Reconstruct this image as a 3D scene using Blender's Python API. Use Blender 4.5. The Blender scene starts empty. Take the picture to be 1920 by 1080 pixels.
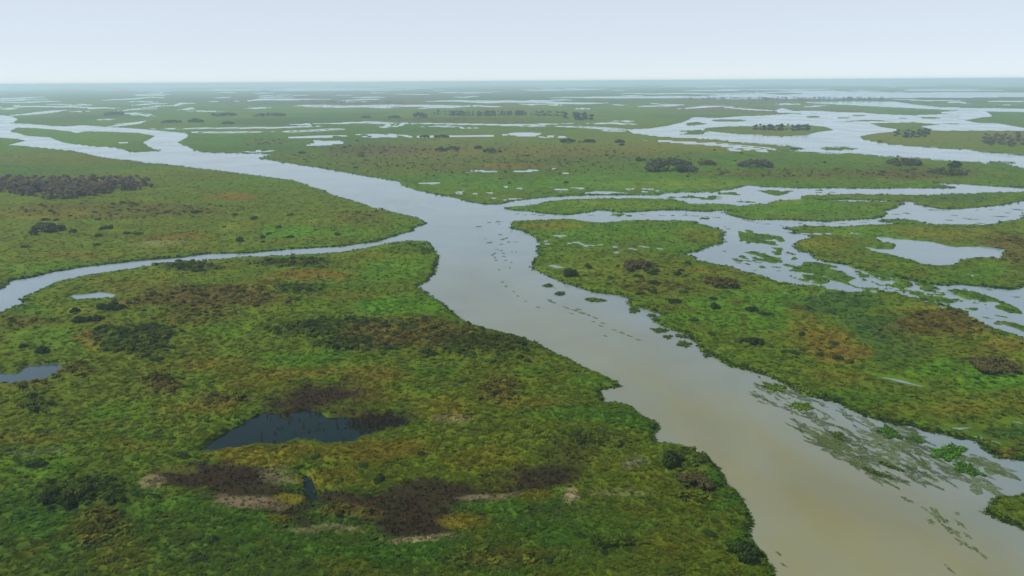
import bpy, math, random
import numpy as np
from mathutils import Matrix, Vector, kdtree

# ------------------------------------------------------------------ camera, sky, sun, exposure
H = 70.0                       # camera height above the water, metres
FPX = 1280.0                   # focal length in pixels of a 1920 wide frame
PITCH = math.atan((540 - 152.5) / FPX)
ROLL = math.radians(-0.34)
scene = bpy.context.scene
COL = scene.collection
cam_data = bpy.data.cameras.new('camera')
cam_data.sensor_width = 36.0
cam_data.lens = 36.0 * FPX / 1920.0
cam_data.clip_start = 0.5
cam_data.clip_end = 200000.0
cam = bpy.data.objects.new('camera', cam_data)
CAM_ROT = (Matrix.Rotation(math.pi / 2 - PITCH, 4, 'X') @ Matrix.Rotation(ROLL, 4, 'Z'))
cam.matrix_world = Matrix.Translation((0, 0, H)) @ CAM_ROT
COL.objects.link(cam)
scene.camera = cam

SUN_EL, SUN_AZ = math.radians(56), math.radians(-98)     # azimuth measured from +Y towards +X
world = bpy.data.worlds.new('World')
scene.world = world
world.use_nodes = True
wn = world.node_tree
wn.nodes.clear()
sky = wn.nodes.new('ShaderNodeTexSky')
sky.sky_type = 'NISHITA'
sky.sun_disc = False
sky.sun_elevation = SUN_EL
sky.sun_rotation = SUN_AZ
sky.altitude = 0
sky.air_density = 0.5
sky.dust_density = 0.0
sky.ozone_density = 3.0
bg = wn.nodes.new('ShaderNodeBackground')
bg.inputs['Strength'].default_value = 0.1
wo = wn.nodes.new('ShaderNodeOutputWorld')
veil = wn.nodes.new('ShaderNodeMix')                     # haze that whitens the sky towards the horizon
veil.data_type = 'RGBA'
tco = wn.nodes.new('ShaderNodeTexCoord'); sep = wn.nodes.new('ShaderNodeSeparateXYZ'); ramp = wn.nodes.new('ShaderNodeMapRange')
wn.links.new(tco.outputs['Generated'], sep.inputs[0]); wn.links.new(sep.outputs['Z'], ramp.inputs['Value'])
ramp.interpolation_type = 'SMOOTHSTEP'
for k_, v_ in (('From Min', 0.08), ('From Max', 0.55), ('To Min', 0.72), ('To Max', 0.05)): ramp.inputs[k_].default_value = v_
wn.links.new(ramp.outputs[0], veil.inputs['Factor'])
for sock in veil.inputs:
    if sock.name == 'A' and sock.type == 'RGBA': wn.links.new(sky.outputs[0], sock)
    if sock.name == 'B' and sock.type == 'RGBA': sock.default_value = (6.95, 7.35, 7.7, 1)
wn.links.new([o for o in veil.outputs if o.type == 'RGBA'][0], bg.inputs[0])
wn.links.new(bg.outputs[0], wo.inputs[0])

sun_data = bpy.data.lights.new('sun', 'SUN')
sun_data.energy = 4.8
sun_data.angle = math.radians(5)
sun_data.color = (1.0, 0.95, 0.87)
sun = bpy.data.objects.new('sun', sun_data)
sd = Vector((math.cos(SUN_EL) * math.sin(SUN_AZ), math.cos(SUN_EL) * math.cos(SUN_AZ), math.sin(SUN_EL)))
sun.rotation_euler = sd.to_track_quat('Z', 'Y').to_euler()
COL.objects.link(sun)

vs = scene.view_settings
vs.view_transform = 'Standard'
vs.look = 'None'
vs.exposure = 0.25
vs.gamma = 1.0
vs.use_curve_mapping = False
scene.cycles.volume_bounces = 5
scene.cycles.max_bounces = 6
scene.cycles.use_denoising = True

rng = np.random.default_rng(7)
random.seed(7)

# ------------------------------------------------------------------ ground plane <-> survey coordinates
R3 = np.array(CAM_ROT.to_3x3())

def ground(px, py, z=0.0):
    """points of the survey grid (1920 x 1080) laid on the level ground"""
    px = np.asarray(px, float); py = np.asarray(py, float)
    d = np.stack([(px - 960) / FPX, (540 - py) / FPX, -np.ones_like(px)], -1) @ R3.T
    dz = np.minimum(d[..., 2], -H / 60000.0)
    t = (z - H) / dz
    return d[..., 0] * t, d[..., 1] * t

def survey(x, y):
    v = np.stack([x, y, np.full_like(x, -H)], -1) @ R3
    w = np.minimum(v[..., 2], -1.0)
    return 960 + FPX * v[..., 0] / -w, 540 - FPX * v[..., 1] / -w

# ------------------------------------------------------------------ noise
def _hash(ix, iy, seed):
    h = (ix.astype(np.int64) * 374761393 + iy.astype(np.int64) * 668265263 + seed * 1442695041) & 0xFFFFFFFF
    h = ((h ^ (h >> 13)) * 1274126177) & 0xFFFFFFFF
    return ((h ^ (h >> 16)) & 0xFFFF) / 32767.5 - 1.0

def noise(x, y, seed=0):
    ix = np.floor(x); iy = np.floor(y)
    fx = x - ix; fy = y - iy
    fx = fx * fx * (3 - 2 * fx); fy = fy * fy * (3 - 2 * fy)
    a = _hash(ix, iy, seed); b = _hash(ix + 1, iy, seed)
    c = _hash(ix, iy + 1, seed); d = _hash(ix + 1, iy + 1, seed)
    return (a + (b - a) * fx) * (1 - fy) + (c + (d - c) * fx) * fy

def rot_noise(x, y, wl, seed):
    a = seed * 1.7
    c, s = math.cos(a), math.sin(a)
    return noise((c * x + s * y) / wl + 11.3 * seed, (-s * x + c * y) / wl + 5.1, seed)

def lod_fbm(x, y, cell, wls, seed, gain=0.72):
    """world-space noise, octaves finer than the local mesh cell fade out"""
    out = np.zeros_like(x); amp = 1.0; tot = 0.0
    for k, wl in enumerate(wls):
        w = np.clip(wl / (2.2 * cell) - 0.5, 0, 1)
        out += amp * w * rot_noise(x, y, wl, seed + k)
        tot += amp; amp *= gain
    return out / tot * 1.6

# ------------------------------------------------------------------ survey of land and water (W water, L land, F drowned flats)
main_water = [(-200,204),(-60,212),(0,216),(20,218),(33,222),(28,228),(60,233),(110,237),(158,235),(200,238),(233,240),(283,244),(300,245),(347,250),(352,257),(330,267),
 (353,277),(383,286),(433,288),(507,289),(483,297),(520,303),(567,310),(600,315),(640,322),(707,333),(750,340),(750,347),(780,357),
 (820,365),(853,372),(873,377),(907,383),(940,383),(960,377),(985,374),(1010,371),(1035,369),(1077,367),(1120,366),(1168,366),(1235,366),
 (1247,362),(1280,361),(1342,361),(1350,357),(1373,356),(1383,353),(1402,348),(1413,348),(1423,350),(1447,351),(1497,352.5),(1600,353.5),
 (1717,353),(1792,352.5),(1767,347),(1742,341),(1775,344),(1817,346),(1867,349),(1920,352),(2300,362),(2500,380),
 (2600,760),(2100,700),(1920,638),(1883,625),(1850,615),(1832,607),(1818,597),(1808,587),(1788,579),(1767,572),(1733,563),(1687,555),(1663,550),
 (1640,552),(1622,549),(1600,551),(1578,550),(1583,556),(1572,548),(1550,545),(1537,540),(1497,537.5),(1467,533),(1455,531),(1425,518),(1397,512),
 (1363,501),(1330,495),(1308,490),(1302,481),(1288,480),(1287,475),(1308,472),(1338,462),(1362,455),(1353,445),(1363,437),(1355,432),(1322,423),
 (1305,421),(1303,416),(1280,415),(1185,415),(1160,417.5),(1127,419.5),(1102,418),(1085,415),(1060,412.5),(1035,413),(993,415),(965,416),(960,421),
 (960,428),(977,431),(993,438),(1003,444),(1010,450),(1010,457),(1007,470),(1012,477),(1002,490),(997,502),(1017,513),(1037,522),(1050,528),(1083,538),
 (1107,547),(1133,550),(1160,553),(1182,559),(1182,572),(1205,577),(1247,590),(1245,595),(1225,600),(1242,610),(1260,617),(1295,627),(1295,634),
 (1310,642),(1315,652),(1317,657),(1340,667),(1360,680),(1370,687),(1400,692),(1412,696),(1440,704),(1477,722),(1512,740),(1550,750),(1575,755),
 (1600,770),(1635,782),(1665,792),(1710,797),(1733,807),(1767,812),(1792,821),(1812,822),(1818,823),(1840,833),(1850,843),(1870,856),(1892,860),
 (1920,862),(2150,900),(2500,1000),(2700,1500),(1500,1500),(1470,1400),(1440,1200),(1455,1110),(1445,1080),(1440,1062),(1427,1040),(1405,1020),(1402,1000),
 (1407,977),(1397,955),(1380,927),(1355,905),(1357,897),(1345,880),(1322,860),(1292,844),(1260,834),(1227,830),(1225,815),(1235,802),(1222,790),
 (1197,777),(1180,762),(1155,756),(1130,755),(1122,732),(1130,729),(1165,726),(1150,715),(1120,700),(1085,687),(1065,675),(1030,660),(1005,647),
 (975,636),(960,631),(927,622),(893,613),(867,603),(843,583),(820,563),(797,548),(783,538),(800,527),(813,513),(818,493),(822,482),(813,468),
 (803,455),(773,453),(747,455),(707,463),(640,474),(547,480),(400,488),(267,502),(167,518),(110,530),(67,548),(37,562),(53,567),(0,587),(-120,640),
 (-300,720),(-500,640),(-60,560),(0,543),(23,525),(63,520),(100,510),(160,500),(267,488),(343,482),(393,475),(467,474),(540,467),(640,462),(707,452),
 (757,437),(777,433),(773,430),(798,420),(787,413),(767,407),(733,398),(700,390),(667,378),(640,369),(600,355),(540,337),(467,327),(367,315),
 (260,303),(187,295),(133,282),(67,275),(13,272),(50,264),(33,260),(0,258),(-200,250)]
island_a = [(947,391),(960,389),(985,387.5),(1007,384),(1027,378),(1077,374),(1127,372.5),(1193,373),(1243,374),(1280,377),(1288,383),(1313,383),(1343,382.5),
 (1368,384),(1390,387),(1417,382),(1435,383),(1443,378),(1472,376),(1505,374),(1500,370),(1503,367.5),(1600,364.5),(1683,366),(1750,365),(1767,364),
 (1830,364),(1842,362),(1920,361),(2300,378),(2300,360),(1960,370),(1917,377.5),(1883,385),(1833,389),(1797,392),(1767,392),(1743,387.5),(1715,383),(1723,380),(1705,377.5),
 (1660,376),(1600,374),(1523,374.5),(1555,377),(1600,379),(1655,379),(1678,379),(1697,382),(1680,385),(1673,392),(1653,395),(1663,402),(1655,406),
 (1642,410),(1600,412.5),(1547,416),(1513,414),(1480,412),(1413,412),(1388,408),(1360,401),(1358,398),(1375,395),(1338,395),(1335,397),(1305,396),(1280,394),
 (1243,394),(1193,397),(1160,398),(1140,395),(1120,394),(1107,398),(1068,402.5),(1043,402),(1018,400),(993,396),(960,394)]
island_c = [(2300,400),(1960,398),(1920,400),(1910,402),(1910,412),(1875,415),(1867,420),(1847,422),(1817,422),(1767,421),(1745,421),(1725,416),(1700,412.5),(1658,412),
 (1642,415),(1690,420),(1643,421),(1617,423),(1600,425),(1563,426),(1530,425),(1493,425),(1465,428),(1480,431),(1493,432),(1480,437),(1503,439),(1517,442),
 (1523,447),(1502,451),(1485,461),(1493,468),(1502,473),(1523,474),(1515,478),(1530,486),(1547,491),(1580,495),(1600,497.5),(1625,508),(1650,511),
 (1683,520),(1733,531),(1767,535),(1800,533),(1833,536),(1867,540),(1897,542.5),(1920,537.5),(2100,520),(2400,540)]
island_f = [(17,247),(30,239),(67,240),(133,246),(143,250),(160,246),(200,247),(260,249),(293,255),(270,267),(283,277),(303,284),(250,285),(213,277),(167,275),(113,267),(93,258),(57,255)]
island_e = [(1850,960),(1862,952),(1862,940),(1875,935),(1890,937),(1902,934),(1920,932),(2000,925),(2050,985),(1990,1010),(1920,992),(1907,985),(1890,980),(1865,970)]
lake = [(1177,243),(1222,241),(1280,230),(1300,220),(1347,221),(1393,218),(1427,217),(1480,214),(1507,213),(1460,211),(1453,207),(1467,203),(1487,208),(1540,208),
 (1573,211),(1613,211),(1647,214),(1713,216),(1773,214),(1807,216),(1763,212),(1773,208),(1847,208),(1860,218),(1807,225),(1830,230),(1873,232),(1920,240),(2200,250),
 (2300,360),(2150,345),(1920,315),(1893,310),(1827,304),(1780,302),(1713,295),(1647,292),(1607,288),(1547,287),(1500,285),(1447,284),(1485,282),(1507,279),(1495,276),
 (1455,272),(1407,268),(1380,266),(1347,262),(1280,258),(1240,256),(1187,249)]
island_g = [(1610,255),(1627,252),(1673,247),(1683,243),(1650,238),(1633,231),(1713,229),(1760,233),(1727,237),(1747,244),(1780,245),(1920,245),(2150,250),(2250,300),(2150,318),(1920,292),
 (1873,287),(1827,284),(1810,283),(1823,282),(1747,277),(1680,272),(1640,267),(1613,262)]
island_h = [(1323,240),(1360,237),(1413,236),(1467,235),(1520,235),(1547,238),(1563,244),(1533,248),(1510,253),(1467,257),(1427,254),(1390,252),(1347,248),(1320,245)]

def ell(x, y, rx, ry, n=14):
    return [(x + rx * math.cos(2 * math.pi * k / n), y + ry * math.sin(2 * math.pi * k / n)) for k in range(n)]

def stroke(pts, w):
    up, dn = [], []
    n = len(pts)
    for k, (x, y) in enumerate(pts):
        x0, y0 = pts[max(k - 1, 0)]; x1, y1 = pts[min(k + 1, n - 1)]
        tx, ty = x1 - x0, y1 - y0
        l = math.hypot(tx, ty) or 1
        h = w * 0.5 * (0.08 if k in (0, n - 1) else 1.0)
        up.append((x - ty / l * h, y + tx / l * h)); dn.append((x + ty / l * h, y - tx / l * h))
    if n == 2:                                     # a short pool: swell the middle
        (x0, y0), (x1, y1) = pts
        m = ((x0 + x1) / 2, (y0 + y1) / 2)
        return stroke([pts[0], m, pts[1]], w)
    return up + dn[::-1]

SURVEY = [('W', main_water), ('L', island_a), ('L', island_c), ('L', island_f), ('L', island_e)]
SURVEY += [('L', [(20,231),(40,226),(90,225),(130,229),(128,231),(70,233)]), ('L', [(85,235),(110,233),(150,234),(140,236.5),(100,237)])]
SURVEY += [('W', lake), ('L', island_g), ('L', island_h)]
for e in [(1572,278.5,32,3),(1367,226,33,2.6),(1524,219,15,2),(1582,221,14,1.6),(1610,216.5,12,1.2),(1880,305,23,2.2),(1745,221,20,1.5),(1300,246,26,1.6),(1290,251,20,1.2)]:
    SURVEY.append(('L', ell(*e)))
SURVEY.append(('L', stroke([(1573,228),(1625,226),(1677,227)], 3.2)))
SURVEY.append(('L', stroke([(1640,207),(1720,210),(1790,209)], 3)))
ponds_open = [
 [(125,557),(140,552),(170,550),(187,547),(215,552),(212,558),(150,561)],
 [(1648,446),(1663,447),(1688,450),(1743,453),(1760,458),(1775,462),(1797,465),(1843,463),(1880,467),(1892,469),(1873,473),(1873,479),(1865,484),(1847,482),(1822,482),(1803,490),(1788,500),
  (1757,499),(1728,496),(1707,487),(1675,480),(1637,472),(1620,462),(1642,467),(1680,468),(1685,458),(1662,456)],
 [(1090,364),(1102,360),(1135,358),(1178,360),(1180,362.5),(1140,364.3)],
 [(567,274),(590,268),(587,264),(640,264),(645,268),(620,271),(600,273.5)],
 [(955,251),(965,248.5),(1005,249),(1013,251),(1000,255),(960,254)],
 [(1507,192),(1600,190),(1680,191),(1713,196),(1760,201),(1840,203),(1920,204),(2100,206),(2100,212),(1920,210),(1850,208.5),(1760,205),(1700,202),(1600,197),(1530,194)],
 [(1300,181),(1400,176),(1440,173),(1480,171.5),(1560,171),(1700,174),(1800,173),(1920,174),(2300,176),(2300,182),(1920,181.5),(1800,183),(1700,183),(1640,184),(1560,184),(1480,184),(1400,183)],
]
for p in ponds_open: SURVEY.append(('W', p))
SURVEY.append(('L', ell(1470,175.5,38,1.8)))
STROKES = [
 ([(15,217),(73,212),(100,209),(123,206.5)],3),([(10,205),(25,202.5)],3),([(22,197.5),(37,198)],1.4),([(-30,186),(33,184.5),(87,181)],2.4),([(145,195),(168,197.5)],2.2),
 ([(155,204),(203,201.5)],2),([(138,209),(160,209)],1.6),([(190,188),(250,185.5),(290,181)],2),([(255,179),(278,177.5)],2.6),([(298,173),(307,173)],1.6),
 ([(244,191),(251,190.5)],1.6),([(248,198),(277,195),(317,194)],1.8),([(220,208),(258,204.5),(320,204)],1.8),([(273,201.5),(310,197.5)],1.6),
 ([(233,212.5),(255,212.5),(265,215),(282,218)],2.6),([(195,224),(213,223.5)],2.2),([(200,238),(237,233),(262,230),(272,227)],3.4),
 ([(320,199),(330,197.5),(338,194),(365,193.5)],2.2),([(340,206),(365,202)],2.6),([(360,207.5),(413,209.5)],1.3),([(388,190),(412,190.5)],1.4),([(437,190),(452,190)],1.1),
 ([(463,190),(487,186.5),(537,186.5),(620,186)],2.8),([(498,168),(553,166.5),(640,167),(710,166),(773,164.5)],1.8),([(577,200),(640,200),(723,198),(823,198.5),(888,199.5)],3.2),
 ([(538,234),(580,233),(585,236),(565,238)],2.4),([(297,241.5),(400,240.5),(533,239),(570,237.5)],1.5),([(587,232),(640,231),(690,229),(720,231),(743,232)],1.7),([(353,248),(430,248),(500,247.5)],1.3),
 ([(747,231),(857,232.5),(960,234.5),(1067,231.5)],2),([(738,236),(743,232)],1.5),([(710,239),(732,238)],2),([(800,237.5),(828,236.5),(857,238.5)],1.8),([(875,239.5),(885,240)],1.8),
 ([(655,183),(733,182)],1.6),([(800,190),(857,189),(913,192),(960,190.5),(1002,191),(1090,194),(1137,193)],2.8),([(835,173),(853,173)],1.3),
 ([(975,168),(1005,169.5),(1105,167.5),(1137,167)],2),([(1045,183),(1143,182.5),(1280,182),(1360,183)],3.6),([(1160,175),(1227,176),(1280,175),(1353,176.5),(1423,173)],1.7),
 ([(1148,161),(1162,161)],1),([(990,196.5),(1000,197)],1.6),([(1037,197.5),(1047,197)],2),([(1087,204),(1097,204)],2.2),([(1145,196),(1173,197.5)],1.2),([(1217,194),(1240,194.5)],1),
 ([(1163,227),(1190,227.5)],2),([(1110,231.5),(1157,231),(1177,233)],2.6),([(985,236),(1025,236)],1.4),([(1033,237),(1068,237.5),(1115,240),(1180,244)],2.4),([(1147,245),(1173,246)],1.4),
 ([(685,252),(720,252)],2),([(697,256),(720,256),(748,254.5)],2.6),([(783,256.5),(840,256),(900,255.5),(960,252)],2),([(1027,256),(1043,257)],1.7),([(540,258),(600,256.5),(633,255)],1.9),
 ([(480,283),(491,282.5)],1.7),([(547,246.5),(559,246)],1.6),([(577,245),(597,244.5)],1.6),([(613,242.5),(633,242.5)],1.6),([(223,267),(247,267.5)],2.2),
 ([(877,320),(937,322)],2.2),([(953,322),(990,321),(1018,318)],3.4),([(1052,325),(1070,325)],2.4),([(783,344),(835,343.5)],2.6),([(943,350.5),(956,351)],2),([(968,354),(985,352)],2),
 ([(1038,355),(1065,355.5)],2.6),([(887,363),(897,364)],2.2),([(938,376),(960,373),(980,373)],3),([(1197,358),(1217,360)],2.4),
 ([(1222,263),(1280,267),(1340,271),(1380,275),(1420,279),(1447,283)],3),([(1365,282),(1400,281),(1447,284)],2),([(1280,204),(1320,200),(1362,199)],3.2),([(1370,203),(1420,206),(1456,208)],1.8),
 ([(1460,196.5),(1500,195)],1.3),([(1514,201),(1540,197)],1.2),([(1640,168),(1760,167.5),(1900,168)],1.3),([(1787,190),(1813,193)],1.7),([(1880,197),(1895,197)],1.3),
 ([(1053,458),(1083,454),(1097,461),(1130,459)],2.4),([(1143,462.5),(1162,463)],2),([(1170,464),(1190,467.5),(1213,467.5)],2),([(1197,461.5),(1218,464)],2),([(1230,466),(1247,467.5)],1.9),
 ([(1150,473.5),(1163,473.5)],2.2),([(1033,441),(1050,443),(1073,440)],3),([(1013,454),(1032,451)],2),([(1020,457),(1034,458.5)],2),([(1027,497),(1055,502)],4),
 ([(1802,508),(1825,518),(1831,515)],3),([(1780,508),(1789,509)],2),([(1643,705),(1690,715),(1732,725)],4.5),([(1449,537),(1454,541)],2),([(1466,546),(1476,552)],2.6),([(1490,565),(1500,571)],2.4),
 ([(1772,802),(1800,804),(1827,801)],4),([(1817,816),(1845,822),(1875,831)],3),([(1895,789),(1925,796)],3),([(1480,438),(1505,439),(1570,438)],1.5),
]
for k in range(150):                                # scattered winding creeks and pools out to the horizon
    x = rng.uniform(-200, 2100); y = 157.5 + 46 * rng.random() ** 1.5
    n = int(rng.integers(2, 6)); dx = rng.uniform(9, 34); pts = [(x, y)]
    for q in range(n): pts.append((pts[-1][0] + dx * rng.uniform(.5, 1.3), pts[-1][1] + rng.normal(0, .018 * (y - 150))))
    SURVEY.append(('C', stroke(pts, 0.35 + (y - 155) * 0.022 * rng.uniform(.6, 1.5))))
for k in range(26):                                # long lagoons added to brighten the ground close under the horizon
    x = rng.uniform(-250, 1900); y = 158 + 12 * rng.random(); l = rng.uniform(70, 260)
    SURVEY.append(('C', stroke([(x, y + .4), (x + l * .3, y), (x + l * .65, y + rng.uniform(-.5, .5)), (x + l, y - .3)], .5 + (y - 156) * .07)))
for p, w in STROKES: SURVEY.append(('C', stroke(p, w)))
flats = [
 [(1380,432),(1405,437),(1438,439),(1468,442),(1472,450),(1462,462),(1430,457),(1388,454),(1387,447)],
 [(1358,462),(1403,462),(1430,472),(1447,480),(1472,485),(1447,490),(1422,481),(1380,470)],
 [(1480,472),(1490,475),(1502,487),(1480,490)],
 [(1505,490),(1530,492),(1563,507),(1600,520),(1640,530),(1658,541),(1625,543),(1600,534),(1570,527),(1540,515),(1500,511),(1477,507),(1500,500)],
 [(1480,517),(1513,514),(1547,520),(1552,528),(1538,532),(1505,525)],
 [(1783,544),(1808,542.5),(1842,553),(1875,565),(1913,582),(1920,590),(1892,587),(1850,572),(1817,560)],
 [(1843,593),(1867,598),(1892,603),(1920,612),(1960,630),(1920,622),(1892,612),(1860,602)],
 [(1340,360),(1375,360),(1393,362),(1380,366),(1345,365)],[(1420,357),(1450,356),(1480,360),(1470,366),(1440,364)],[(1368,377),(1400,376),(1438,379),(1420,381),(1380,381)],
 [(1300,371),(1330,370),(1365,373),(1330,375)],[(1440,471),(1460,470),(1475,478),(1455,482)],
 [(1725,531),(1750,538),(1765,543),(1740,541)],[(1290,247),(1320,246),(1322,252),(1285,253)],[(1283,230),(1310,228),(1325,233),(1290,236)],
]
for p in flats: SURVEY.append(('F', p))
for cx0, cy0, cx1, cy1, hw, n, ln in [(1250,372,1600,358,5,38,22),(1285,368,1440,378,4,18,20),(1340,470,1480,500,10,30,20),(1480,495,1900,600,12,72,26),(1600,505,1800,545,9,40,22),(1400,440,1480,470,10,20,18),
                                      (1282,230,1330,250,9,18,14),(1480,212,1900,228,6,22,34),(1100,402,1350,404,3,8,16),(60,229,160,234,3,8,18),(1400,412,1560,422,3,8,20)]:
    for k in range(n):                             # drowned grass strips lying along the channels
        u = rng.random(); x = cx0 + (cx1 - cx0) * u; y = cy0 + (cy1 - cy0) * u + rng.normal(0, hw * .6)
        sl = (cy1 - cy0) / (cx1 - cx0); l = ln * rng.uniform(.4, 1.3)
        SURVEY.append(('F', stroke([(x - l / 2, y - sl * l / 2), (x, y + rng.normal(0, .5)), (x + l / 2, y + sl * l / 2)], (y - 150) * .012 * rng.uniform(.5, 1.5))))
dark_ponds = [
 ('pond', 'small dark blue pond cut by the left edge of the marsh', [(-60,700),(0,698),(32,700),(50,687),(112,682),(118,688),(105,700),(82,712),(45,720),(0,721),(-60,722)]),
 ('pond', 'large dark blue pond ringed by brown reeds in the foreground marsh', [(372,848),(400,825),(440,797),(480,777),(500,770),(520,775),(535,783),(548,772),(575,768),(600,772),(615,783),(650,782),(690,784),(735,776),(755,788),(775,796),(740,805),(700,815),(672,828),(640,835),
  (605,833),(590,828),(560,826),(530,835),(480,835),(430,845),(390,852)]),
 ('pond', 'tiny dark pool in the brown reed bed just below the large pond', [(560,885),(578,890),(590,905),(600,930),(590,942),(574,930),(566,908)]),
]
for _, _, p in dark_ponds: SURVEY.append(('W', p))

POLY = []; CREEK = []; BARE = []; BLACK = [q[2] for q in dark_ponds] + ponds_open
for t, p in SURVEY:
    a = np.array(p, float)
    a[:, 1] = np.maximum(a[:, 1], 156.5 - (a[:, 0] - 960) * 0.006)
    POLY.append(({'W': 0, 'L': 1, 'F': 2, 'C': 0}[t], a)); CREEK.append(t == 'C'); BARE.append(t in 'CF' or p in BLACK)

def inside(px, py, a):
    x1, y1 = a[:, 0], a[:, 1]
    x2, y2 = np.roll(x1, -1), np.roll(y1, -1)
    res = np.zeros(px.shape, bool)
    for k in range(len(a)):
        if y1[k] == y2[k]: continue
        c = (y1[k] > py) != (y2[k] > py)
        res ^= c & (px < (x2[k] - x1[k]) * (py - y1[k]) / (y2[k] - y1[k]) + x1[k])
    return res

def state_at(px, py, front):
    st = np.ones(px.shape, np.int8)
    for t, a in POLY:
        lo, hi = a.min(0), a.max(0)
        m = np.nonzero((px > lo[0]) & (px < hi[0]) & (py > lo[1]) & (py < hi[1]) & front)[0]
        if len(m):
            ins = inside(px[m], py[m], a)
            st[m[ins]] = t
    return st

# shoreline points, for the distance to the nearest bank
sx, sy, sc_, sb_ = [], [], [], []
for (t, a), ck, bare in zip(POLY, CREEK, BARE):
    b = np.roll(a, -1, 0)
    for (x0, y0), (x1, y1) in zip(a, b):
        n = int(max(abs(x1 - x0) / 0.9, abs(y1 - y0) / 0.35, 1)) + 1
        n = min(n, 600)
        u = np.arange(n) / n
        sc_.append(np.full(n, ck)); sb_.append(np.full(n, bare)); sx.append(x0 + (x1 - x0) * u); sy.append(y0 + (y1 - y0) * u)
sx = np.concatenate(sx); sy = np.concatenate(sy)
tr = np.ones(sx.shape, bool)
eps = 0.18
s4 = [state_at(sx + dx, sy + dy, tr) > 0 for dx, dy in ((eps * 2, 0), (-eps * 2, 0), (0, eps), (0, -eps))]
edge = (s4[0] != s4[1]) | (s4[2] != s4[3])
sx, sy = sx[edge], sy[edge]
sc_ = np.concatenate(sc_)[edge]; sb_ = np.concatenate(sb_)[edge]
gx, gy = ground(sx, sy)
KD = kdtree.KDTree(len(gx))
for i in range(len(gx)): KD.insert((gx[i], gy[i], 0), i)
KD.balance()

def land_field(x, y, cell):
    """signed distance to the bank (land positive), ragged by noise; and the survey state"""
    px, py = survey(x, y)
    front = y > 20
    st = state_at(px, py, front)
    find = KD.find
    hit = [find((a, b, 0))[1:] for a, b in zip(x.tolist(), y.tolist())]
    d = np.array([h[1] for h in hit]); ix_ = np.array([h[0] for h in hit]); ck = sc_[ix_]; pond_edge = sb_[ix_] & ~ck
    r = np.hypot(x, y)
    s = np.where(st > 0, d, -d)
    amp = np.clip(r * 0.0052, 0.6, 9) * np.where(ck, .5, np.where(pond_edge, 1.7, 1))
    wl = [60, 26, 11, 5, 2.2]
    n = lod_fbm(x, y, cell, wl, 3, 0.8)
    s = s + amp * n * np.clip(1.6 - d / (amp * 5), 0, 1)
    fl = st == 2
    if fl.any():
        ln = lod_fbm(x[fl], y[fl], cell[fl], [20, 8, 3.5], 21, 0.85)
        s[fl] = np.minimum(s[fl], 0.9 + 2.4 * ln)
    return s, st, px, py, ck

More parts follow.
